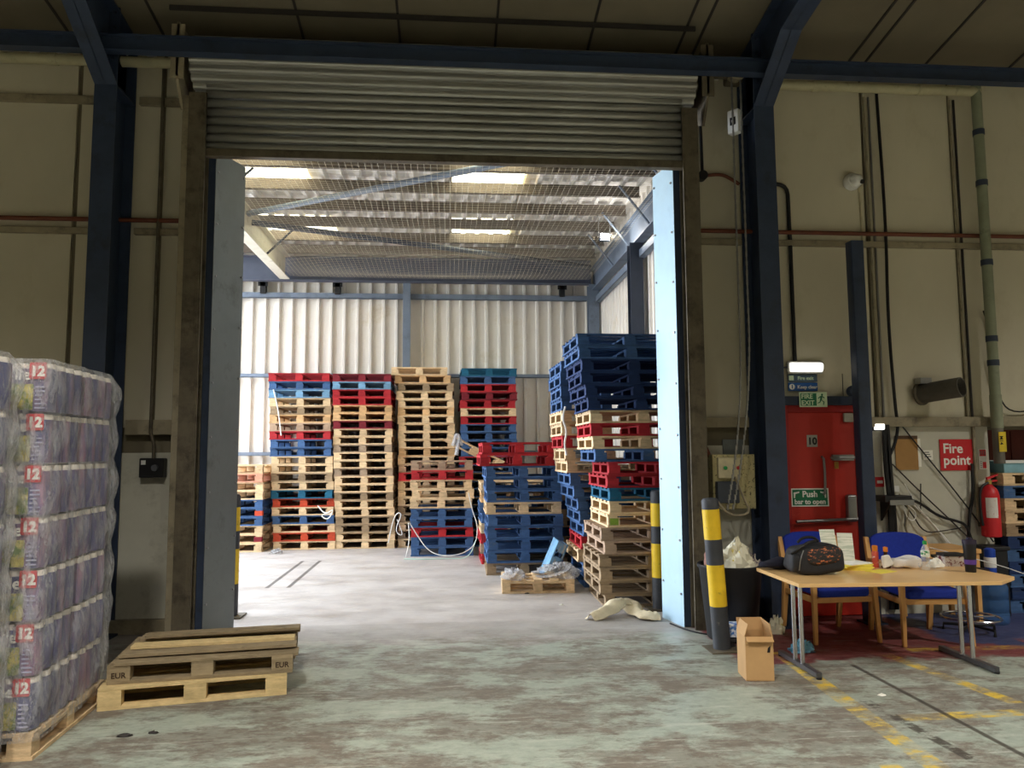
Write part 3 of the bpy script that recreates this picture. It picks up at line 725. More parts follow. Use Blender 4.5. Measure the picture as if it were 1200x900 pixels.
# ------------------------------------------------------------------ wrapped pallet loads, far left
PH = .29
def pack_proto(pl, front):
    """roll pack facing +X, origin at the bottom centre of that face; pl wide along y, .5 deep"""
    h = PH-.012; rs = random.Random(2); D = .475
    pts = []
    for k in range(19): pts.append((.010*abs(math.sin(math.pi*k/6))-.010, -pl/2+.012+(pl-.024)*k/18))
    for k in range(25): pts.append((-.01-(D-.02)*k/24, pl/2-.016+.014*abs(math.sin(math.pi*k/6))))
    for k in range(24, -1, -1): pts.append((-.01-(D-.02)*k/24, -pl/2+.016-.014*abs(math.sin(math.pi*k/6))))
    mb = MB(); mb.prism(pts, 2, 0, h*.88); body = mb.mesh('body', packm)
    mb = MB()
    for k in range(3):
        for j in range(4): mb.lathe([(.055, 0), (.056, .01), (.05, h*.11), (.02, h*.11)], (-.065-.12*j, -pl/2+pl*(k+.5)/3, h*.88), 12)
    out = [('body', body, None), ('roll_tops', mb.mesh('roll_tops', packtop), None)]
    if not front: return out
    e = .001
    def plate(y0, y1, z0, z1, x=e, r=.008):
        m = MB(); pts = []
        for cy, c_z, a0 in ((y1-r, z1-r, 0), (y0+r, z1-r, 90), (y0+r, z0+r, 180), (y1-r, z0+r, 270)):
            for k in range(4): a = R(a0+30*k); pts.append((cy+r*math.cos(a), c_z+r*math.sin(a)))
        return m.prism(pts, 0, x, x+.004)
    q = pl/2
    bd = plate(q-.11, q-.02, h*.66, h*1.0).mesh('badge', badge)
    num = MB().text('12', .078, at(.006, q-.065, h*.73, FACE_X), .004, 'CENTER').mesh('number', wtext)
    pic = plate(q-.20, q-.085, h*.03, h*.56).mesh('picture', packpic)
    let = MB().text('lle', .09, at(.003, q-.185, h*.65, FACE_X), .002).mesh('lettering', wtext)
    m = MB()
    for k in range(6): m.box(.001, q-.075, h*(.06+.085*k), .004, q-.075+rs.uniform(.035, .055), h*(.09+.085*k))
    small = m.mesh('small_print', M('lilac_print', srgb(170, 170, 200), .5))
    return out+[('picture', pic, None), ('lettering', let, None), ('small_print', small, None), ('badge', bd, None), ('number', num, 'badge')]
PKF, PKS = pack_proto(.34, True), pack_proto(.34, False)
def put_pack(PK, loc, rz, label, group):
    t = thing('roll_pack', label, 'pack', loc, rz, group); made = {}
    for nme, me, par in PK:
        o = bpy.data.objects.new(nme, me); COL.objects.link(o); o.parent = made.get(par, t); made[nme] = o
    return t
rowname = ['bottom', 'second', 'third', 'fourth', 'fifth', 'sixth', 'top']
def load(xr, y0, y1, phrase, gname, badges=True, ang=0):
    turn = lambda x, y: (xr+(x-xr)*math.cos(ang)-(y-y0)*math.sin(ang), y0+(x-xr)*math.sin(ang)+(y-y0)*math.cos(ang))
    L = y1-y0
    pallet(rj.choice('WO'), 1.0, round(L, 2), (*turn(xr-.5, (y0+y1)/2), 0), ang, 1.03, 'light wood pallet under the %s at left' % phrase, 'pallets under the wrapped loads', 0)
    for r_ in range(7):
        for k, (nm, fr) in enumerate((('near corner', True), ('near side second', True), ('far corner', False))):
            if k == 1 and not badges: continue
            x = xr-.18-.352*(k == 1)+rj.uniform(-.006, .004); y = y0+.015 if k < 2 else y1-.015
            put_pack(PKF if (fr and badges) else PKS, (*turn(x, y), .152+PH*r_), ang+R((-90 if k < 2 else 90)+rj.uniform(-1.2, 1.2)),
                     'navy pack%s, %s layer, %s of %s' % (' with red 12 badge' if (fr and badges) else ' seen from its side', rowname[r_], nm, phrase), gname)
    # stretch wrap
    mb = MB(); rs = random.Random(int(y0*10)); zt = .152+PH*7; seg = []
    cx, cy = xr-.5, (y0+y1)/2; hx, hy = .5, L/2
    per = []
    rr = .07
    for (px, pyy, a0) in ((hx-rr, hy-rr, 0), (-hx+rr, hy-rr, 90), (-hx+rr, -hy+rr, 180), (hx-rr, -hy+rr, 270)):
        for k in range(5):
            a = R(a0+90*k/4); per.append((px+rr*math.cos(a), pyy+rr*math.sin(a)))
    full = []
    for a, b in zip(per, per[1:]+per[:1]):
        d = math.dist(a, b); m = max(1, int(d/.06))
        for k in range(m): full.append((a[0]+(b[0]-a[0])*k/m, a[1]+(b[1]-a[1])*k/m))
    zs = [.1+(zt+.01-.1)*k/44 for k in range(45)]
    n = len(full); vs = []
    for z in zs:
        f = ((z-.152) % PH)/PH
        bul = .014*math.sin(math.pi*f) if z > .152 else 0
        sh = 1-.06*max(0, (z-zt+.07)/.07)
        for (x, y_) in full:
            dn = .010*(math.sin(9*z+14*y_+3*x)+math.sin(23*z-17*y_))*.5+rs.uniform(-.004, .004)
            q = 1+(.022+bul+dn)/.5
            vs.append((*turn(cx+x*q*sh, cy+y_*q*sh), z))
    fs = [(j*n+i, j*n+(i+1) % n, (j+1)*n+(i+1) % n, (j+1)*n+i) for j in range(len(zs)-1) for i in range(n)]
    base = (len(zs)-1)*n
    vs.append((*turn(cx, cy), zt+.04)); fs += [(base+i, base+(i+1) % n, len(vs)-1) for i in range(n)]
    mb.add(vs, fs)
    tag(mb.build('stretch_wrap', film), 'clear stretch wrap around the %s' % phrase, 'wrap')
load(-2.325, 3.2, 4.25, 'left edge wrapped load', 'packs in the edge load', False)
load(-2.25, 4.43, 5.42, 'middle wrapped load', 'packs in the middle load', True, R(3.5))
load(-2.93, 5.58, 6.58, 'rear wrapped load', 'packs in the rear load', False)

# ------------------------------------------------------------------ things on the wall, left
t = thing('switch_box', 'black switch box with conduit on the pale lower wall panel', 'switch', (-2.77, WY-.02, 1.52))
MB().box(-.11, -.10, -.09, .11, 0, .09).build('box', blackp, t, bevel=.01)
MB().cyl((.04, -.1, 0), (.04, -.13, 0), .03).build('knob', M('grey_knob', srgb(90, 92, 96), .5), t)
MB().box(-.09, -.103, .03, -.05, -.1, .07).build('label_plate', white, t)
MB().tube([(0, -.05, .09), (0, -.05, .22), (-.03, -.06, .33), (-.03, -.06, 3.95)], .017, 8).build('conduit', brownsteel, t)
for x0, x1, lab in ((-9, -2.56, 'thin brown pipe along the rail on the left wall'), (2.44, 11, 'thin brown pipe along the rail on the right wall')):
    mb = MB()
    mb.tube([(x0, WY-.075, 3.89), (x1, WY-.075, 3.89)], .022, 10)
    tag(mb.build('pipe', brownp), lab, 'pipe')
for x0, x1, lab in ((-9, -2.6, 'cream drain pipe under the beam on the left'), (3.2, 5.6, 'cream drain pipe under the beam on the right')):
    mb = MB(); mb.tube([(x0, 7.24, 5.43), (x1, 7.24, 5.43)], .05, 14)
    xx = x0+.6
    while xx < x1: mb.cyl((xx-.04, 7.24, 5.43), (xx+.04, 7.24, 5.43), .058); xx += 1.15
    tag(mb.build('drain_pipe', creamp), lab, 'pipe')
tag(MB().tube([(-2.5, 7.3, .13), (-2.5, 7.3, 5.0)], .016).build('conduit', brownp), 'brown conduit rising beside the left shutter channel', 'conduit')

# ------------------------------------------------------------------ right of the shutter
t = thing('chain_hoist', 'chain drive gearbox with hanging hand chain right of shutter', 'hoist', (2.84, 7.1, 5.42))
MB().cyl((-.3, -.1, 0), (.08, -.1, 0), .07).build('drive_shaft', brownsteel, t)
mb = MB().lathe([(.03, -.05), (.1, -.045), (.1, -.02), (.07, 0), (.1, .02), (.1, .045), (.03, .05)], n=18); o = mb.build('chain_wheel', railm, t); o.rotation_euler = (R(90), 0, R(15)); o.location = (0, -.12, 0)
MB().box(-.07, -.06, -.08, .1, .06, .08).build('gearbox', brownsteel, t, bevel=.02)
for sx, nm in ((-.05, 'hand_chain'), (.04, 'hand_chain')):
    mb = MB(); z = -.05; k = 0
    xb = sx
    while z > -4.3:
        f = max(0, (-z-2.6))/1.7
        x = sx*(1-f*.4)-f*f*.2; 
        a = .005 if k % 2 else .009
        mb.box(x-a, -.13-(.014-a), z-.05, x+a, -.13+(.014-a), z); z -= .047; k += 1
    mb.build(nm, steel, t)
t = thing('junction_box', 'small round junction box with curved black conduit beside the shutter', 'conduit', (2.60, WY-.03, 4.48))
MB().cyl((0, -.05, 0), (0, .03, 0), .05).build('box', blackp, t)
MB().tube([(.02, -.02, .0), (.2, -.03, .02), (.32, -.04, -.05), (.38, -.04, -.09)], .018, 8, 2).build('conduit', brownp, t)
MB().tube([(0, -.02, .03), (-.01, -.02, .9)], .016).build('conduit', blackp, t)
MB().tube([(-.1, -.04, .9), (-.1, -.04, -2.7), (-.02, -.06, -2.9), (-.02, -.06, -3.3)], .022).build('conduit', brownp, t)
t = thing('wall_alarm', 'small white alarm unit with black square on the blue column', 'alarm', (2.88, 7.12, 4.95), R(-50))
MB().box(-.06, -.06, -.12, .06, .02, .12).build('case', white, t, bevel=.008)
MB().box(-.03, -.064, -.04, .03, -.06, .04).build('lens', blackp, t)
MB().box(-.012, -.066, -.012, .012, -.064, .012).build('lens_centre', white, t)
# control cabinet
t = thing('control_cabinet', 'chipped cream control cabinet on the wall beside the shutter chain', 'cabinet', (2.80, WY-.02, 1.08))
MB().box(-.24, -.18, 0, .19, 0, .53).build('cabinet_body', boxpaint, t, bevel=.008)
MB().box(-.01, -.187, .02, .18, -.18, .51).build('cabinet_door', boxpaint, t, bevel=.003)
MB().box(-.2, -.23, .3, .03, -.18, .5).build('button_box', M('cream_button_box', srgb(206, 196, 160), .5), t, bevel=.008)
for x, m_ in ((-.13, greencap), (.0, signred)): MB().cyl((x, -.23, .4), (x, -.245, .4), .018).build('push_button', m_, t)
MB().box(-.22, -.25, .06, .0, -.18, .27).build('isolator', M('grey_isolator', srgb(64, 70, 78), .5), t, bevel=.01)
MB().box(-.06, .0, .53, .16, .018, .68).build('back_board', greyplate, t)
tag(MB().tube([(2.52, 7.0, 1.18), (2.62, 6.95, 1.03), (2.85, 6.98, 1.05), (2.78, 7.0, 1.2), (2.7, 6.98, 1.4)], .012, 6, 3).build('hanging_rope', railm), 'slack chain loop draped across the control cabinet', 'chain')

# bollards
def bollard(x, y, tilt, h, label, base=True):
    t = thing('bollard', label, 'bollard', (x, y, 0), 0, 'striped bollards at the bay opening'); t.rotation_euler = (0, tilt, 0)
    r = .072; zs = [(0, .36, blackpaint), (.36, .70, yellow), (.70, .91+.0, blackpaint), (.91, 1.16, yellow), (1.16, h, blackpaint)]
    if not base: zs = [(0, .33, blackpaint), (.33, .68, yellow), (.68, .86, blackpaint), (.86, 1.1, yellow), (1.1, h, blackpaint)]
    for a, b, m_ in zs:
        MB().lathe([(r, a), (r, b)] if b < h else [(r, a), (r, b-.02), (r*.8, b), (.01, b+.003)], n=22).build('band', m_, t)
    MB().box(-.13, -.13, 0, .13, .13, .015).build('base_plate', brownsteel, t)
bollard(2.26, 6.25, R(-3.2), 1.25, 'leaning yellow and black bollard in front of the blue jamb')
bollard(2.19, 7.88, 0, 1.23, 'upright yellow and black bollard behind the light-blue jamb', False)
bollard(-2.215, 8.0, 0, 1.23, 'yellow and black bollard mostly hidden behind the left jamb', False)

# bin with rubbish
t = thing('rubbish_bin', 'round black bin overfilled with rubbish beside the blue column', 'bin', (2.49, 6.63, 0))
mb = MB().lathe([(.2, 0), (.215, .02), (.27, .6), (.285, .62), (.285, .645), (.262, .645), (.255, .6), (.2, .05), (.01, .05)], n=28); mb.build('tub', blackp, t)
crumple('crumpled_paper', litter, 'crumpled white paper heaped in the black bin', 'rubbish', (2.53, 6.6, .56), (.17, .15, .24), 11, .3, 10)
crumple('crumpled_paper', M('pink_brown_rubbish', srgb(150, 110, 96), .8, 0, .3, 20), 'brownish rubbish at the left side of the bin', 'rubbish', (2.33, 6.63, .56), (.08, .1, .18), 12, .3, 8)
crumple('crumpled_paper', M('dark_rubbish', srgb(90, 80, 100), .8, 0, .4, 20, srgb(200, 190, 170), (.5, .55), 18), 'dark wrappers at the right side of the bin', 'rubbish', (2.69, 6.61, .57), (.06, .08, .13), 13, .3, 8)
t = thing('food_carton', 'blue and white carton lying by the foot of the bin', 'carton', (2.5, 6.31, 0), R(-8))
MB().box(-.16, -.06, .09, .14, .06, .2).build('carton_body', bluewhite, t, bevel=.008); MB().box(-.165, -.055, .095, -.155, .055, .195).build('carton_end', capblue, t)
t = thing('floor_dolly', 'low black trolley under the blue and white carton', 'trolley', (2.5, 6.31, 0), R(-8))
MB().box(-.2, -.1, .06, .18, .1, .085).build('platform', blackp, t, bevel=.005)
for x in (-.15, .13):
    for y in (-.07, .07): MB().cyl((x, y-.012, .032), (x, y+.012, .032), .031).build('wheel', blackp, t)
crumple('crumpled_paper', litter, 'scrap of crumpled paper on floor right of the bin', 'rubbish', (2.95, 6.75, 0), (.07, .06, .13), 15, .3, 8)
crumple('plastic_bag', M('blue_bag', srgb(110, 170, 200), .5, 0, .15, 12), 'pale blue plastic bag on floor behind cardboard box', 'bag', (2.88, 6.12, 0), (.1, .07, .08), 16, .3, 8)
# open cardboard box
t = thing('cardboard_box', 'open brown cardboard box standing by the table leg', 'box', (2.235, 5.5, 0), R(-6))
mb = MB(); w, d, h = .1, .11, .31
for a in ((-w, -d, w, -d+.006), (-w, d-.006, w, d), (-w, -d+.006, -w+.006, d-.006), (w-.006, -d+.006, w, d-.006)): mb.box(a[0], a[1], 0, a[2], a[3], h)
mb.box(-w, -d, 0, w, d, .006); mb.build('carton', card, t)
for loc, rot, sx, sy in (((-w, 0, h), (0, R(-72), 0), .09, d*1.9), ((w, 0, h), (0, R(-100), 0), .09, d*1.9), ((0, d, h), (R(75), 0, 0), w*1.9, .09), ((0, -d, h), (R(-150), 0, 0), w*1.9, .05)):
    mb = MB()
    if abs(loc[0]) > 0: mb.box(0, -sy/2, 0, sx, sy/2, .005)
    else: mb.box(-sx/2, 0, 0, sx/2, sy, .005)
    o = mb.build('flap', card, t, loc=loc); o.rotation_euler = rot
MB().prism([(w*.55, .2), (w*.75, .2), (w*.8, .25), (w*.6, .23)], 1, -d-.002, -d).build('printed_mark', btext, t)

# ------------------------------------------------------------------ fire door and signs
t = thing('fire_door', 'red fire exit door with dark blue lintel and push bar', 'door', (3.77, WY-.02, 0)); t['kind'] = 'structure'
mb = MB(); mb.box(-.42, -.05, 0, -.36, 0, 2.1); mb.box(.34, -.05, 0, .40, 0, 2.1); mb.box(-.36, -.05, 2.03, .34, 0, 2.1); mb.build('door_frame', reddark, t, bevel=.005)
MB().box(-.36, -.03, .01, .34, 0, 2.03).build('door_leaf', redpaint, t, bevel=.004)
MB().box(-.44, -.10, 2.1, .42, 0, 2.19).build('lintel', navy_dark, t, bevel=.004)
mb = MB(); mb.tube([(-.34, -.09, .94), (.3, -.09, .96)], .016, 10); mb.build('push_bar', steel, t)
MB().box(.2, -.1, .93, .3, -.03, 1.2).build('latch_case', steel, t, bevel=.02)
mb = MB(); mb.box(.08, -.07, 1.54, .3, -.03, 1.60); mb.cyl((.06, -.06, 1.57), (.32, -.06, 1.57), .014); mb.build('slide_bolt', steel, t)
MB().box(.09, -.08, 1.46, .13, -.06, 1.53).build('padlock', M('brass', srgb(196, 160, 80), .35, .7), t, bevel=.004)
mb = MB(); mb.tube([(-.02, -.03, 1.2), (-.02, -.08, 1.22), (-.02, -.08, 1.56), (-.02, -.03, 1.58)], .013, 8, 1); mb.build('pull_handle', steel, t)
MB().box(.22, -.06, 1.93, .32, -.03, 2.02).build('closer', M('grey_white', srgb(170, 166, 150), .5), t, bevel=.006)
o = MB().box(-.17, -.036, 1.68, -.06, -.03, 1.80).build('number_plate', M('plate_grey', srgb(160, 160, 150), .5), t)
MB().text('10', .1, at(-.115, -.038, 1.705, FACE_Y), .003, 'CENTER').build('number', btext, o)
def sign(name, label, x0, x1, z0, z1, mat, y=WY-.005, th=.008, border=None):
    t = thing(name, label, 'sign', ((x0+x1)/2, y, (z0+z1)/2)); w = (x1-x0)/2; h = (z1-z0)/2
    MB().box(-w, -th, -h, w, 0, h).build('board', mat, t)
    if border:
        mb = MB(); b = .012; y1 = -th-.001
        for a in ((-w, -h, w, -h+b), (-w, h-b, w, h), (-w, -h+b, -w+b, h-b), (w-b, -h+b, w, h-b)): mb.box(a[0], y1, a[1], a[2], -th, a[3])
        mb.build('border', border, t)
    return t, w, h, -th-.0015
def sgn_text(t, s, size, x, z, y, mat, bold=.002, al='CENTER', sp=1, name='lettering'):
    return MB().text(s, size, at(x, y, z, FACE_Y), bold, al, .002, sp).build(name, mat, t)
def man(t, x, z, s, y, mat, name='running_figure'):
    mb = MB(); c = []
    mb.prism([(x+.18*s*math.cos(k*.628)*.5+.06*s, z+.42*s+.09*s*math.sin(k*.628)) for k in range(10)], 1, y, y+.002)
    for pts in ([(-.1, .3), (.1, .34), (.04, -.02), (-.12, .0)], [(-.1, .3), (-.32, .12), (-.28, .06), (-.08, .22)], [(.06, .32), (.3, .16), (.27, .1), (.05, .22)],
                [(-.12, .02), (.02, .0), (-.14, -.3), (-.36, -.34), (-.36, -.27), (-.18, -.22)], [(0, .02), (.04, -.06), (.26, -.2), (.2, -.48), (.13, -.46), (.17, -.22), (-.06, -.06)]):
        mb.prism([(x+a*s, z+b*s) for a, b in pts], 1, y, y+.002)
    mb.build(name, mat, t)
# lintel-level signs hang forward of the frame
t, w, h, y = sign('exit_sign', 'green FIRE EXIT sign with running figure over the red door', 3.50, 3.79, 2.08, 2.23, signgreen, WY-.125, .008, luma)
sgn_text(t, 'FIRE', .066, -w+.02, .010, y, luma, .0015, 'LEFT'); sgn_text(t, 'EXIT', .066, -w+.02, -.055, y, luma, .0015, 'LEFT')
MB().box(.035, y-.0005, -h+.012, w-.012, y+.001, h-.012).build('picture_field', luma, t); man(t, .085, -.0, .115, y-.003, signgreen)
t, w, h, y = sign('keep_clear_sign', 'blue Keep clear sign above the fire exit sign', 3.44, 3.75, 2.25, 2.335, signblue, WY-.02)
sgn_text(t, 'Keep clear', .048, .045, -.018, y, wtext, .0012)
mb = MB().cyl((-w+.04, y, 0), (-w+.04, y+.002, 0), .03); mb.build('round_symbol', wtext, t); MB().box(-w+.035, y-.002, -.018, -w+.045, y, .02).build('exclamation_mark', signblue, t)
t, w, h, y = sign('door_notice', 'dark grey notice lettered Fire exit under the white light', 3.44, 3.75, 2.345, 2.42, signdark, WY-.02)
sgn_text(t, 'Fire exit', .05, .03, -.018, y, luma, .001); MB().box(-w+.01, y, -.025, -w+.06, y+.001, .025).build('square_symbol', luma, t)
t, w, h, y = sign('push_bar_sign', 'green Push bar to open sign on the red door', 3.41, 3.80, 1.085, 1.265, signgreen, WY-.055, .006, wtext)
sgn_text(t, 'Push', .085, 0, .005, y, wtext, .002); sgn_text(t, 'bar to open', .068, 0, -.065, y, wtext, .002)
mb = MB()
for s in (-1, 1):
    mb.prism([(s*.17, .05), (s*.11, .06), (s*.11, .045), (s*.15, .035), (s*.155, -.005), (s*.168, -.005)] if s > 0 else [(s*.17, .05), (s*.168, -.005), (s*.155, -.005), (s*.15, .035), (s*.11, .045), (s*.11, .06)], 1, y, y+.002)
mb.build('arrows', wtext, t)
t, w, h, y = sign('fire_point_sign', 'large red Fire point sign on the wall above the extinguisher', 5.04, 5.43, 1.43, 1.75, signred)
sgn_text(t, 'Fire', .14, -w+.03, .02, y, wtext, .003, 'LEFT'); sgn_text(t, 'point', .14, -w+.03, -.10, y, wtext, .003, 'LEFT')
t, w, h, y = sign('extinguisher_notice', 'narrow white and red instruction notice right of Fire point sign', 5.46, 5.545, 1.44, 1.65, white)
MB().box(-w+.008, y, .03, w-.008, y+.001, h-.008).build('red_panel', signred, t); MB().box(-.005, y, -h+.01, w-.01, y+.001, -.03).build('red_block', signred, t)
mb = MB()
for k in range(3): mb.box(-.03+.022*k, y-.001, .045, -.02+.022*k, y, .085)
for k in range(4): mb.box(-w+.01, y, -.09+.02*k, -.012, y+.001, -.084+.02*k)
mb.build('small_print', wtext if False else M('grey_print', srgb(120, 110, 110), .6), t)
t, w, h, y = sign('small_notice', 'small white notice beside the brown notice board', 4.855, 4.96, 1.54, 1.64, paper)
mb = MB()
for k in range(3): mb.box(-w+.015, y, -.02+.022*k, w-.02-.01*k, y+.001, -.012+.022*k)
mb.build('small_print', btext, t)
t, w, h, y = sign('notice_board', 'blank brown board with pale edge strip on wall', 4.56, 4.80, 1.44, 1.79, carddark)
MB().box(w, -.01, -h+.03, w+.03, 0, h-.03).build('edge_strip', paper, t)
mb = MB().box(-w-.004, -.012, h-.035, w, -.008, h); mb.build('top_edge', M('dark_board_edge', srgb(90, 66, 44), .7), t)
t, w, h, y = sign('alarm_sign', 'tiny red sign beside the black cable bundle', 4.33, 4.42, 1.27, 1.37, signred)
MB().box(-w+.015, y, -.015, w-.015, y+.001, .015).build('white_panel', wtext, t)
t = thing('bulkhead_light', 'lit white bulkhead light above the door signs', 'light', (3.62, WY-.01, 2.49))
MB().box(-.19, -.05, -.065, .19, 0, .065).build('housing', white, t, bevel=.02)
mb = MB(); mb.prism([(-.05, -.05), (-.085, -.03), (-.09, .03), (-.05, .05)], 0, -.17, .17); mb.build('diffuser', lampwhite, t, bevel=.01)
MB().tube([(-.19, -.03, .0), (-.26, -.03, .0), (-.26, -.03, .2)], .012).build('conduit', blackp, t)
t = thing('alarm_bell', 'small dark bell on the lintel at right above red door', 'bell', (4.08, WY-.1, 2.24))
mb = MB().lathe([(.02, -.03), (.055, -.025), (.06, .0), (.04, .025), (.01, .03)]); o = mb.build('bell', baydark, t); o.rotation_euler.x = R(90)
MB().tube([(-.1, 0, -.05), (-.1, 0, .18)], .004).build('wire', blackp, t)

# pipes, cables and devices on the right wall
t = thing('black_conduit', 'black bent conduit right of the blue column', 'conduit', (3.3, WY-.03, 0))
MB().tube([(-.03, 0, 4.42), (.12, 0, 4.42), (.2, 0, 4.38), (.22, 0, 4.28), (.22, 0, 2.5)], .02, 10, 1).build('pipe', blackp, t)
MB().tube([(-.02, -.02, 5.4), (-.02, -.02, 3.9)], .016).build('riser', brownp, t)
t = thing('security_camera', 'white dome security camera on the wall above the rail', 'camera', (4.22, WY-.01, 4.46))
mb = MB().lathe([(.09, 0), (.09, .04), (.07, .07), (.01, .08)], n=20); o = mb.build('mount', white, t); o.rotation_euler.x = R(90)
o = MB().lathe([(.07, -.0), (.068, .03), (.045, .06), (.01, .075)], n=20).build('dome', white, t, loc=(.01, -.07, -.01)); o.rotation_euler = (R(70), R(25), 0)
MB().cyl((.04, -.12, -.03), (.05, -.145, -.04), .022).build('lens', blackp, t)
MB().tube([(.09, 0, -.02), (.1, 0, -.7)], .012).build('trunking', M('cream_trunk', srgb(200, 192, 160), .6), t)
t = thing('drain_downpipe', 'grey-green vertical pipe with yellow label at right', 'pipe', (5.57, 7.24, 0))
mb = MB(); mb.cyl((0, 0, 2.2), (0, 0, 5.5), .05, n=16); mb.build('upper_pipe', greenp, t)
for z in (4.95, 4.4, 3.55, 2.75, 2.5): MB().cyl((0, 0, z), (0, 0, z+.06), .056, n=16).build('band', baydark, t)
MB().cyl((0, 0, 1.86), (0, 0, 2.2), .056, n=16).build('joint', greenp, t); MB().cyl((0, 0, 1.5), (0, 0, 1.86), .052, n=16).build('lower_pipe', M('grey_pipe', srgb(110, 106, 96), .6), t)
mb = MB(); mb.box(-.035, -.06, 1.62, .04, -.05, 1.82); mb.build('yellow_label', M('yellow_label', srgb(226, 196, 50), .5), t)
MB().text('M14', .05, at(-.028, -.062, 1.78, FACE_Y @ Matrix.Rotation(R(-90), 4, 'Z')), .001).build('label_text', btext, t)
t = thing('exhaust_pipe', 'open grey pipe stub jutting from the wall above Fire point sign', 'pipe', (4.86, WY, 2.22))
o = MB().lathe([(.095, 0), (.1, .02), (.1, .42), (.088, .42), (.085, .05), (.01, .05)], n=26).build('stub', M('grey_stub', srgb(92, 88, 80), .6, .1, .2, 8), t); o.rotation_euler = (R(84), 0, R(30))
mb = MB().lathe([(.105, 0), (.12, .01), (.12, .03), (.1, .035)], n=26); o = mb.build('collar', brownsteel, t); o.rotation_euler = (R(86), 0, R(20))
MB().box(-.06, -.12, .1, .06, -.02, .16).build('clamp', steel, t)
t = thing('black_cable', 'long black cable dropping down wall behind the post', 'cable', (4.5, WY-.03, 0))
MB().tube([(.04, 0, 5.5), (.06, -.02, 4.0), (.02, -.03, 3.0), (.06, -.02, 2.0), (.08, -.02, 1.95), (.05, -.03, 1.75), (-.06, -.04, 1.55)], .016, 8, 2).build('cable', blackp, t)
t = thing('conduit_pair', 'pair of thin grey conduits on the wall above the post', 'conduit', (4.40, WY-.02, 0))
MB().tube([(0, 0, 5.4), (0, 0, 1.98)], .012).build('tube', railm, t); MB().tube([(.05, 0, 5.4), (.05, 0, 1.98)], .012).build('tube', steel, t)
t = thing('conduit_pair', 'pair of thin grey conduits left of the grey-green pipe', 'conduit', (5.36, WY-.02, 0))
MB().tube([(0, 0, 5.4), (0, 0, 1.98)], .012).build('tube', railm, t); MB().tube([(.05, 0, 5.4), (.05, 0, 1.98)], .012).build('tube', darkline, t); MB().tube([(.05, 0, 1.88), (.05, 0, .9)], .018).build('drop', railm, t)
t = thing('cable_bundle', 'thick black cable bundle rising behind the blue post', 'cable', (4.42, WY-.06, 0))
for k in range(5):
    a = rj.uniform(-.03, .03)
    MB().tube([(a+.02, 0, 1.9), (a, -.01*k, 1.5), (a+.03, -.02, 1.15), (a+.03+.01*k, .03, .7), (a+.01*k, .03, .05)], .018, 6, 2).build('cable', blackp, t)
t = thing('wall_shelf_unit', 'dark wall unit with grey bar behind the blue post', 'unit', (4.46, WY-.02, 1.13))
MB().box(-.16, -.2, 0, .12, 0, .06).build('case', blackp, t, bevel=.005); MB().box(-.12, -.215, -.03, .13, -.2, .02).build('grey_bar', steel, t); MB().prism([(-.18, 0), (0, -.2), (0, 0)], 0, -.1, -.08).build('bracket', blackp, t)
t = thing('wall_lamp', 'small lit lamp on wall behind the blue post', 'light', (4.37, WY-.03, 1.88)); MB().box(-.05, -.05, -.03, .05, 0, .03).build('lens', lampwhite, t, bevel=.008)
MB().box(-.06, -.02, -.04, .06, .0, .04).build('back', blackp, t)
for i, (pts, r_, m_, lab) in enumerate((
    ([(4.6, 1.93), (4.9, 1.55), (5.2, 1.18), (5.55, .7)], .007, blackp, 'thin black cable slanting down past the Fire point sign'),
    ([(4.5, 1.5), (4.8, 1.2), (5.1, .92), (5.4, .62)], .007, darkline, 'thin dark cable slanting below the brown board'),
    ([(4.6, 1.15), (4.75, 1.12), (4.95, .97), (5.15, .92), (5.25, .88), (5.3, .72)], .014, blackp, 'thick black cable looping to the extinguisher'),
    ([(4.68, 1.12), (4.85, .95), (5.0, .78), (5.15, .6)], .01, white, 'white cable slanting down the lower wall'),
    ([(4.6, 1.1), (4.68, 1.0), (4.8, .8), (5.0, .82), (5.2, .85)], .007, darkline, 'dark cable sagging across the lower wall'),
    ([(4.55, 1.2), (4.66, 1.05), (4.58, .85), (4.7, .7), (4.65, .5)], .007, railm, 'grey tangled wire hanging under the wall unit'),
    ([(4.62, 1.0), (4.6, .8), (4.85, .66), (4.95, .45)], .009, steel, 'grey wire dropping toward the second blue chair'),
    ([(4.62, 1.3), (4.7, 1.15), (4.78, 1.02), (4.9, .9), (5.1, .62)], .005, white, 'thin white wire slanting from the small white socket'),
    ([(4.58, 1.1), (4.62, .95), (4.7, .92), (4.72, 1.02), (4.64, 1.08)], .006, white, 'small loop of white wire near the wall unit'),
    ([(4.8, 1.3), (4.79, 1.12), (4.78, 1.0)], .006, blackp, 'short black wire sticking up below the brown board'),
    ([(5.36, 1.5), (5.35, 1.15), (5.3, 1.0), (5.27, .72)], .016, blackp, 'black hose dropping left of the extinguisher'),
    ([(5.62, 2.6), (5.68, 2.2), (5.8, 2.02), (6.1, 2.05)], .008, blackp, 'thin black cable curling right from the grey-green pipe'),
    ([(5.66, 2.3), (5.66, 2.9), (5.6, 3.1)], .012, blackp, 'short black cable strapped along the grey-green pipe'))):
    tag(MB().tube([(x, WY-.03-.012*(i % 3), z) for x, z in pts], r_, 6, 2).build('cable', m_), lab, 'cable')
tag(MB().box(0, 0, 0, .06, .03, .06).build('cable_socket', white, loc=(4.5, WY-.04, 1.22)), 'small white socket beside the black cable bundle', 'socket')

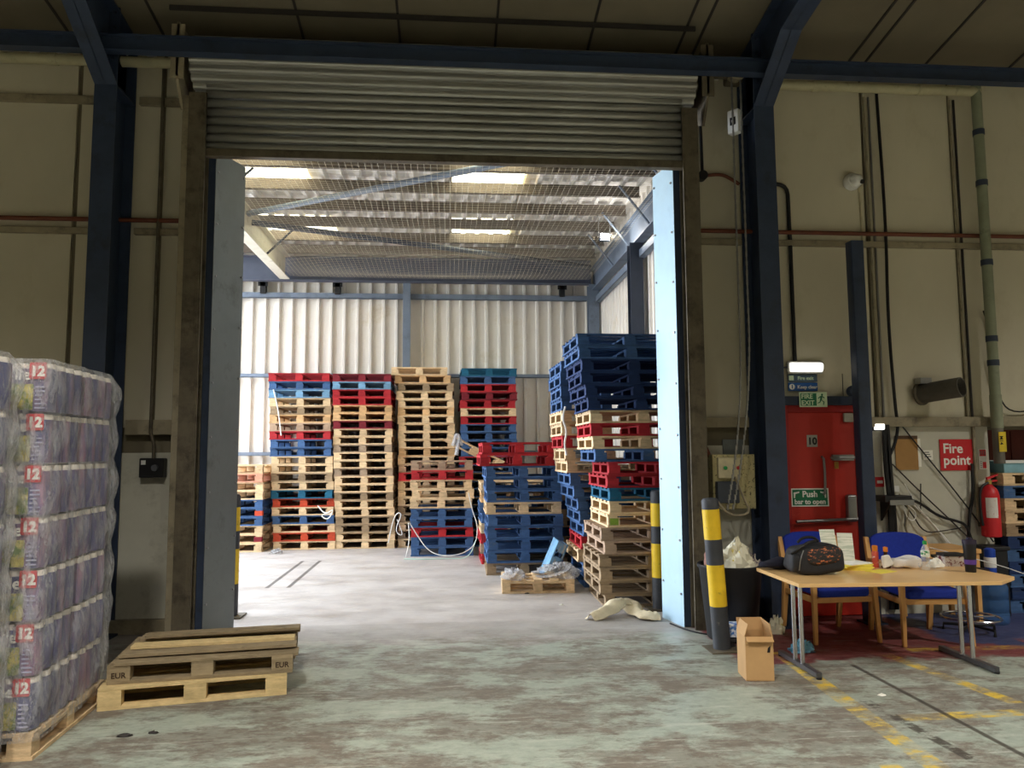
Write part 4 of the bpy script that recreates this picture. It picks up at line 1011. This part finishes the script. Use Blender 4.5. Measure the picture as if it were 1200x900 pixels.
# extinguisher
t = thing('fire_extinguisher', 'red fire extinguisher hung on the wall below Fire point sign', 'extinguisher', (5.46, 7.27, .76))
MB().lathe([(.06, 0), (.088, .012), (.09, .05), (.09, .42), (.075, .48), (.035, .52), (.028, .53)], n=24).build('cylinder', signred, t)
MB().lathe([(.02, .53), (.03, .535), (.03, .57), (.015, .575)], n=14).build('valve', M('brass_valve', srgb(190, 160, 90), .35, .7), t)
mb = MB(); mb.prism([(-.02, .575), (.1, .62), (.1, .635), (-.02, .6)], 1, -.012, .012); mb.prism([(-.02, .55), (.09, .56), (.09, .575), (-.02, .57)], 1, -.012, .012); mb.build('handle', signred, t)
MB().tube([(-.02, -.02, .55), (-.12, -.03, .5), (-.13, -.03, .3), (-.11, -.03, .12)], .012, 8, 2).build('hose', blackp, t)
mb = MB()
for k in range(7):
    a0 = R(-150+k*10); a1 = R(-150+(k+1)*10); q = .0915
    mb.add([(q*math.cos(a0), q*math.sin(a0), .2), (q*math.cos(a1), q*math.sin(a1), .2), (q*math.cos(a1), q*math.sin(a1), .4), (q*math.cos(a0), q*math.sin(a0), .4)], [(0, 1, 2, 3)])
mb.build('label', M('extinguisher_label', srgb(220, 214, 206), .5, 0, .05, 9, srgb(190, 60, 60), (.6, .64), 30), t)
MB().box(-.05, .09, .1, .05, .13, .5).build('wall_bracket', brownsteel, t)

# far right: pallets and boxes in the alcove
stack('WBWWNDBDBDB', 5.64, 7.3, 1.0, .9, 1.4, 'stack right of the extinguisher', 'pallets in the right alcove', jit=.01, rot=.3)
t = thing('storage_tub', 'pale blue plastic tub on top of the alcove pallet stack', 'tub', (5.95, 7.5, 1.402))
mb = MB(); mb.box(-.25, -.15, 0, .25, -.14, .12); mb.box(-.25, .14, 0, .25, .15, .12); mb.box(-.25, -.14, 0, -.24, .14, .12); mb.box(.24, -.14, 0, .25, .14, .12); mb.box(-.24, -.14, 0, .24, .14, .01); mb.build('tub', M('pale_blue_plastic', srgb(130, 176, 190), .4), t)
mb = MB(); mb.box(-.26, -.165, .1, .26, -.15, .125); mb.box(-.26, .15, .1, .26, .165, .125); mb.build('rim', white, t)
t = thing('steel_cabinet', 'tall maroon steel cabinet deep in the right alcove', 'cabinet', (6.55, 8.45, 0))
MB().box(-.4, -.12, 0, .4, .12, 1.92).build('cabinet_body', maroonsteel, t, bevel=.01); MB().box(-.39, -.13, .05, -.01, -.12, 1.85).build('door', maroonsteel, t); MB().box(.01, -.13, .05, .39, -.12, 1.85).build('door', maroonsteel, t); MB().box(-.05, -.15, 1.0, -.03, -.13, 1.12).build('handle', steel, t)

# ------------------------------------------------------------------ table
TZ = .70
t = thing('folding_table', 'beech-topped folding table with chrome legs by the red door', 'table', (0, 0, 0))
MB().prism([(2.48, 5.27), (3.96, 5.20), (4.20, 5.38), (4.17, 6.2), (2.48, 6.02)], 2, TZ-.028, TZ).build('tabletop', laminate, t, bevel=.004)
for x in (2.66, 4.02):
    mb = MB(); rbox(mb, x-.022, 5.38, .012, x+.022, 6.03, .045, .012); mb.build('foot_bar', M('dark_chrome', srgb(96, 96, 98), .35, .6), t)
    for y in (5.39, 6.02): MB().cyl((x, y, 0), (x, y, .014), .02).build('foot_pad', blackp, t)
    for dy in (-.06, .06): MB().tube([(x, 5.70+dy, .03), (x, 5.70+dy, TZ-.04)], .017, 12).build('leg', chrome, t)
    MB().box(x-.025, 5.42, TZ-.055, x+.025, 5.98, TZ-.028).build('top_rail', blackp, t)
# chairs
def chair(x, y, rz, label):
    t = thing('armchair', label, 'chair', (x, y, 0), rz, 'blue armchairs behind the table')
    hw = .27
    for sx in (-1, 1):
        mb = MB()
        mb.prism([(sx*hw-.022, -.27), (sx*hw+.022, -.27), (sx*hw+.022, -.23), (sx*hw-.022, -.23)], 2, 0, 0.001)
        mb = MB(); b0, t0 = (.016, .024)
        vs = [(sx*(hw+.02)+a*b0, -.28+b*b0, 0) for a, b in ((-1, -1), (1, -1), (1, 1), (-1, 1))]+[(sx*hw+a*t0, -.24+b*t0, .64) for a, b in ((-1, -1), (1, -1), (1, 1), (-1, 1))]
        mb.add(vs, [(3, 2, 1, 0), (4, 5, 6, 7)]+[(i, (i+1) % 4, 4+(i+1) % 4, 4+i) for i in range(4)]); mb.build('leg', beech, t, bevel=.006)
        mb = MB()
        P_ = [(.34, 0, .017), (.27, .42, .024), (.3, .62, .024), (.36, .84, .018)]
        for (y0, z0, w0), (y1, z1, w1) in zip(P_, P_[1:]):
            vs = [(sx*hw+a*w0, y0+b*w0, z0) for a, b in ((-1, -1), (1, -1), (1, 1), (-1, 1))]+[(sx*hw+a*w1, y1+b*w1, z1) for a, b in ((-1, -1), (1, -1), (1, 1), (-1, 1))]
            mb.add(vs, [(3, 2, 1, 0), (4, 5, 6, 7)]+[(i, (i+1) % 4, 4+(i+1) % 4, 4+i) for i in range(4)])
        mb.build('leg', beech, t)
        mb = MB(); rbox(mb, sx*hw-.03, -.29, .63, sx*hw+.03, .31, .66, .02); mb.build('armrest', beech, t, bevel=.006)
        mb = MB(); mb.box(sx*hw-.014, -.24, .34, sx*hw+.014, .27, .385); mb.build('side_rail', beech, t)
    MB().box(-hw, -.25, .34, hw, -.22, .385).build('front_rail', beech, t)
    mb = MB(); rbox(mb, -.24, -.27, .385, .24, .24, .465, .05); mb.build('seat', bluefab, t, bevel=.025)
    # curved upholstered back
    n = 12; vs = []; 
    for k in range(n+1):
        a = -1+2*k/n; x_ = .25*a; yc = .30-.05*(a*a)+.03; dz = -.05*abs(a)**4
        for (dy, z) in ((0, .50), (.05, .50), (.10, .88+dz), (.055, .88+dz)): vs.append((x_, yc+dy-.03, z))
    fs = []
    for k in range(n):
        for i in range(4): fs.append((k*4+i, k*4+(i+1) % 4, (k+1)*4+(i+1) % 4, (k+1)*4+i))
    fs += [(3, 2, 1, 0), (n*4, n*4+1, n*4+2, n*4+3)]
    MB().add(vs, fs).build('backrest', bluefab, t, bevel=.015)
    return t
chair(3.38, 6.60, R(2), 'left blue armchair behind the backpack end of the table')
chair(4.11, 6.43, R(-4), 'right blue armchair behind the water bottle at the table')
# rucksack
def superq(mb, c, s, e=.5, n=20, tw=None):
    vs = []; m = n*2
    sg = lambda v, p: math.copysign(abs(v)**p, v)
    for j in range(n+1):
        th_ = -math.pi/2+math.pi*j/n
        for i in range(m):
            a = 2*math.pi*i/m
            p = Vector((s[0]*sg(math.cos(th_), e)*sg(math.cos(a), e), s[1]*sg(math.cos(th_), e)*sg(math.sin(a), e), s[2]*sg(math.sin(th_), e)))
            if tw: p = tw(p)
            vs.append(Vector(c)+p)
    fs = [(j*m+i, j*m+(i+1) % m, (j+1)*m+(i+1) % m, (j+1)*m+i) for j in range(n) for i in range(m)]
    return mb.add(vs, fs)
def bagtw(p):
    f = (p.z+.12)/.24
    return Vector((p.x*(1-.12*f)+.01*math.sin(9*p.z), p.y*(1-.25*f)+.012*math.sin(14*p.x), p.z*(1-.18*(p.x/.22)**2)+.008*math.sin(17*p.x+5*p.y)))
t = thing('rucksack', 'black rucksack with orange-flecked top lying on the table', 'bag', (2.82, 5.72, TZ), R(-8))
superq(MB(), (0, 0, .112), (.215, .15, .112), .36, 20, bagtw).build('body', bagm, t, ang=60)
superq(MB(), (.035, -.02, .148), (.155, .142, .072), .45, 16, bagtw).build('patterned_panel', bagpat, t, ang=60)
superq(MB(), (-.16, -.06, .09), (.055, .09, .075), .6, 12).build('side_pocket', bagm, t, ang=60)
MB().tube([(-.2, -.1, .16), (-.14, -.14, .21), (-.08, -.12, .245), (.0, -.05, .25)], .012, 8, 3).build('strap', blackp, t)
MB().tube([(-.12, 0, .23), (-.08, 0, .27), (0, 0, .275), (.04, 0, .24)], .011, 8, 2).build('carry_handle', blackp, t)
MB().tube([(-.16, -.145, .04), (-.15, -.15, .12), (-.12, -.14, .19)], .004, 6, 2).build('zip', steel, t)
superq(MB(), (2.60, 5.93, TZ+.042), (.14, .07, .042), .9, 14, lambda p: Vector((p.x, p.y+.02*math.sin(18*p.x), p.z*(1+.35*math.sin(22*p.x+9*p.y))))).build('jacket', M('navy_cloth', srgb(30, 30, 44), .9, 0, .3, 20), ang=60)
tag(bpy.data.objects['jacket'], 'dark navy garment bundled at the left table corner', 'clothing')
t = thing('paper_booklet', 'open white printed booklet standing upright behind rucksack', 'booklet', (3.19, 6.02, TZ), R(-6))
o = MB().box(-.13, 0, 0, .0, .004, .30).build('page', lined, t); o.rotation_euler = (R(-14), 0, R(8))
o = MB().box(.0, 0, 0, .12, .004, .27).build('page', lined, t); o.rotation_euler = (R(-14), 0, R(-8))
t = thing('paper_pile', 'pile of yellow papers on the table beside the booklet', 'papers', (3.22, 5.86, TZ))
for k in range(6):
    o = MB().box(-.11, -.08, 0, .11, .08, .008).build('sheet', yellowpaper if k < 5 else paper, t, loc=(.008*(k % 3)-.01*(k == 5), .005*(k % 2), .009*k)); o.rotation_euler.z = R(8*k-20)
o = MB().box(-.1, -.07, 0, .1, .07, .003).build('loose_paper', yellowpaper, loc=(3.36, 5.72, TZ)); o.rotation_euler.z = R(25); tag(o, 'single yellow-white sheet lying in front of the paper pile', 'paper')
t = thing('spray_can', 'small pink-red can with orange cap on the table', 'can', (3.44, 5.93, TZ))
MB().lathe([(.024, 0), (.026, .005), (.026, .12), (.02, .13)], n=18).build('can_body', pinkcan, t); MB().lathe([(.021, .13), (.022, .135), (.022, .17), (.015, .175)], n=16).build('cap', orangecap, t)
t = thing('medicine_bottle', 'small brown glass bottle with label and orange cap', 'bottle', (3.50, 5.88, TZ))
MB().lathe([(.032, 0), (.035, .005), (.035, .085), (.014, .11), (.014, .13)], n=18).build('glass', brownglass, t); MB().lathe([(.0355, .02), (.0355, .075)], n=18).build('label', labelm, t); MB().lathe([(.018, .13), (.018, .165), (.01, .168)], n=16).build('cap', orangecap, t)
t = thing('bread_bag', 'white and blue plastic food packet lying on the table', 'packet', (3.66, 5.87, TZ))
def bagt2(p): return Vector((p.x, p.y, p.z*(1+.25*math.sin(30*p.x+12*p.y))))
superq(MB(), (0, 0, .045), (.125, .06, .045), .6, 14, bagt2).build('packet', M('packet_print', srgb(236, 232, 226), .35, 0, .06, 10, srgb(90, 150, 200), (.54, .6), 7), t, ang=60)
MB().prism([(-.11, .03), (-.2, .0), (-.21, .1), (-.15, .11)], 1, -.03, .0).build('twisted_end', M('packet_white', srgb(238, 236, 230), .4), t, bevel=.01)
t = thing('water_bottle', 'clear plastic water bottle with green cap on table', 'bottle', (3.75, 5.75, TZ))
MB().lathe([(.028, 0), (.032, .006), (.031, .05), (.029, .055), (.032, .06), (.032, .13), (.028, .165), (.013, .195), (.013, .205)], n=20).build('bottle', pet, t)
MB().lathe([(.0325, .105), (.0325, .15)], n=20).build('label', M('green_white_label', srgb(230, 236, 224), .5, 0, .04, 8, srgb(60, 150, 90), (.56, .6), 24), t)
MB().lathe([(.015, .2), (.016, .203), (.016, .225), (.01, .228)], n=16).build('cap', greencap, t)
crumple('crumpled_tissue', paper, 'crumpled white tissue right of the green-capped bottle', 'tissue', (3.92, 5.88, TZ), (.07, .05, .06), 21, .25, 8)
t = thing('food_tub', 'dark lidded food tub with pale label on table', 'tub', (4.10, 5.95, TZ), R(-6))
mb = MB(); rbox(mb, -.085, -.06, 0, .085, .06, .08, .015); mb.build('tub', foodlab, t); mb = MB(); rbox(mb, -.092, -.066, .08, .092, .066, .1, .018); mb.build('lid', blackp, t)
t = thing('tumbler', 'tall black tumbler with purple band at the right table end', 'tumbler', (4.03, 5.62, TZ))
MB().lathe([(.036, 0), (.038, .004), (.046, .21), (.046, .215)], n=22).build('cup', blackp, t); MB().lathe([(.0418, .06), (.0432, .095)], n=22).build('band', purple, t); MB().lathe([(.05, .215), (.05, .245), (.02, .25), (.02, .262), (.008, .264)], n=22).build('lid', M('dark_purple_lid', srgb(44, 36, 56), .5), t)
# behind the table
t = thing('side_table', 'small wooden side table against the wall behind right chair', 'table', (4.76, 7.1, 0))
MB().box(-.28, -.24, .66, .28, .24, .70).build('tabletop', beech, t, bevel=.004)
for x in (-.25, .25):
    for y in (-.2, .2): MB().box(x-.02, y-.02, 0, x+.02, y+.02, .66).build('leg', beech, t)
t = thing('storage_crate', 'black plastic crate on floor beneath the extinguisher', 'crate', (5.42, 7.27, 0))
mb = MB(); mb.box(-.1, -.1, .0, .12, .1, .02)
for a in ((-.1, -.1, .12, -.09), (-.1, .09, .12, .1), (-.1, -.09, -.09, .09), (.11, -.09, .12, .09)): mb.box(a[0], a[1], .02, a[2], a[3], .66)
mb.build('crate', blackp, t, bevel=.006); mb = MB(); mb.box(-.12, -.12, .64, .14, .11, .68); mb.build('lid', blackp, t, bevel=.01)
t = thing('water_canister', 'large clear-blue water bottle with blue and white pump top', 'bottle', (5.17, 6.93, 0))
MB().lathe([(.12, 0), (.135, .02), (.135, .1), (.128, .11), (.135, .12), (.135, .22), (.128, .23), (.135, .24), (.135, .34), (.1, .42), (.04, .47)], n=28).build('bottle', bluepet, t)
MB().lathe([(.045, .46), (.05, .465), (.05, .52)], n=20).build('pump_base', capblue, t); MB().lathe([(.05, .52), (.052, .525), (.052, .61), (.05, .615)], n=20).build('pump_body', white, t); MB().lathe([(.046, .615), (.048, .62), (.048, .69), (.03, .7), (.01, .702)], n=20).build('pump_cap', capblue, t)
t = thing('swivel_stool', 'stool with chrome foot ring behind the right chair', 'stool', (4.72, 6.62, 0))
mb = MB(); pr = [(.24*math.cos(a*math.pi/16), .24*math.sin(a*math.pi/16), .13) for a in range(33)]; mb.tube(pr, .011, 8); mb.build('foot_ring', chrome, t)
MB().cyl((0, 0, .05), (0, 0, .5), .025).build('column', blackp, t); MB().lathe([(.02, .5), (.17, .505), (.18, .53), (.17, .56), (.02, .565)], n=24).build('seat', blackp, t)
for k in range(5):
    a = 2*math.pi*k/5; MB().tube([(0, 0, .06), (.22*math.cos(a), .22*math.sin(a), .05), (.22*math.cos(a), .22*math.sin(a), .0)], .014, 6).build('foot', blackp, t)
    if k % 2 == 0: MB().tube([(.02*math.cos(a), .02*math.sin(a), .13), (.24*math.cos(a), .24*math.sin(a), .13)], .008, 6).build('spoke', chrome, t)
tag(MB().tube([(4.22, 6.9, .8), (4.9, 6.5, .62), (5.0, 6.2, .55), (5.3, 5.9, .45), (5.6, 5.8, .1), (5.9, 5.9, .01)], .004, 6, 2).build('cable', white), 'white cable trailing past the right table end', 'cable')
# cloth on the floor by the light-blue jamb
def sheet(pts, label, seed, wdt):
    rs = random.Random(seed); mb = MB(); n = len(pts)*3; P_ = []
    for a, b in zip(pts, pts[1:]):
        for k in range(4): P_.append(Vector(a).lerp(Vector(b), k/4))
    P_.append(Vector(pts[-1])); vs = []; K = 7
    for i, p in enumerate(P_):
        d = (P_[min(i+1, len(P_)-1)]-P_[max(i-1, 0)]); d.z = 0; d.normalize(); nrm = Vector((-d.y, d.x, 0)); w_ = wdt*(.5+.6*rs.random())
        for k in range(K):
            s_ = (k/(K-1)-.5)*2; vs.append(p+nrm*(s_*w_)+Vector((0, 0, max(.004, (1-s_*s_)*.075*rs.uniform(.05, 1.5)+p.z))))
    fs = [(i*K+k, i*K+k+1, (i+1)*K+k+1, (i+1)*K+k) for i in range(len(P_)-1) for k in range(K-1)]
    mb.add(vs, fs); return tag(mb.build('dust_sheet', cloth, solid=.004, sub=1, ang=180), label, 'cloth')
sheet([(1.36, 7.42, 0), (1.55, 7.55, .02), (1.72, 7.72, .05), (1.86, 7.85, .03), (1.88, 7.6, .01), (1.93, 7.42, .01), (2.06, 7.4, 0)], 'dirty cream cloth crumpled on the floor by the light-blue jamb', 3, .12)
tag(MB().tube([(2.1, 7.2, .008), (2.2, 6.85, .008), (2.35, 6.7, .008), (2.55, 6.72, .008), (2.7, 6.9, .008)], .008, 6, 3).build('cable', blackp), 'loose black cable on floor at the right guide', 'cable')
for i, (x, y, s_) in enumerate(((-1.9, 4.75, .04), (-1.75, 4.78, .03), (.9, 8.9, .03), (2.9, 5.0, .03), (1.2, 8.2, .025))):
    crumple('floor_debris', darkline if i < 3 else paper, ['larger dark scrap on the floor before the pale pallet', 'smaller dark scrap on the floor before the pale pallet', 'dark scrap on floor by the film-covered small pallet', 'pale paper scrap on floor under the front of table', 'pale scrap on the bay floor near the cream cloth'][i], 'debris', (x, y, 0), (s_, s_*.6, .012), 40+i, .3, 5)

# ------------------------------------------------------------------ light
wd = bpy.data.worlds.new('sky'); scene.world = wd; wd.use_nodes = True
bg = wd.node_tree.nodes['Background']; bg.inputs[0].default_value = (.86, .94, 1.06, 1); bg.inputs[1].default_value = 12.0
def lamp(kind, name, loc, power, col, **k):
    l = bpy.data.lights.new(name, kind); l.energy = power; l.color = col
    for a, b in k.items():
        if a != 'rot': setattr(l, a, b)
    o = bpy.data.objects.new(name, l); COL.objects.link(o); o.location = loc; o.rotation_euler = k.get('rot', (0, 0, 0)); return o
p = lamp('AREA', 'bay_side_opening', (-4.95, 11, 2.8), 1, (1, 1, 1), shape='RECTANGLE', size=5.5, size_y=6.9, rot=(0, R(-90), 0)); p.data.cycles.is_portal = True
HL = [(8.2, 2.4, 1750), (-1.4, .6, 2000), (2.4, -1.5, 1800), (-5.6, .4, 1700), (6.5, -4, 900)]
for i, (x, y, pw) in enumerate(HL):
    z = cz(y)-.75
    t = thing('high_bay_lamp', 'high bay lamp hanging from the hall roof, %s' % ('over the right side', 'over the left side', 'behind the camera in the middle', 'over the far left side', 'far back on the right')[i], 'lamp', (x, y, z), 0, 'high bay lamps')
    MB().lathe([(.06, .3), (.09, .28), (.2, .1), (.24, 0), (.235, 0), (.19, .1), (.08, .26), (.01, .27)], n=24).build('shade', steel, t)
    MB().cyl((0, 0, .3), (0, 0, .74), .008).build('chain', steel, t)
    MB().lathe([(.01, .03), (.12, .035), (.15, .06), (.12, .1), (.01, .11)], n=20).build('diffuser', highbay, t)
    lamp('SPOT', 'high_bay_light', (x, y, z-.05), pw, (1, .95, .87), spot_size=R(138), spot_blend=1.0, shadow_soft_size=.18)
lamp('POINT', 'floodlight_glow', (2.46, 11.2, 4.98), 14, (1, .95, .88), shadow_soft_size=.08)

scene.view_settings.view_transform = 'Standard'; scene.view_settings.look = 'None'; scene.view_settings.exposure = 0; scene.view_settings.gamma = 1; scene.view_settings.use_curve_mapping = False
scene.cycles.max_bounces = 8; scene.cycles.diffuse_bounces = 5; scene.cycles.transparent_max_bounces = 16; scene.cycles.sample_clamp_indirect = 8
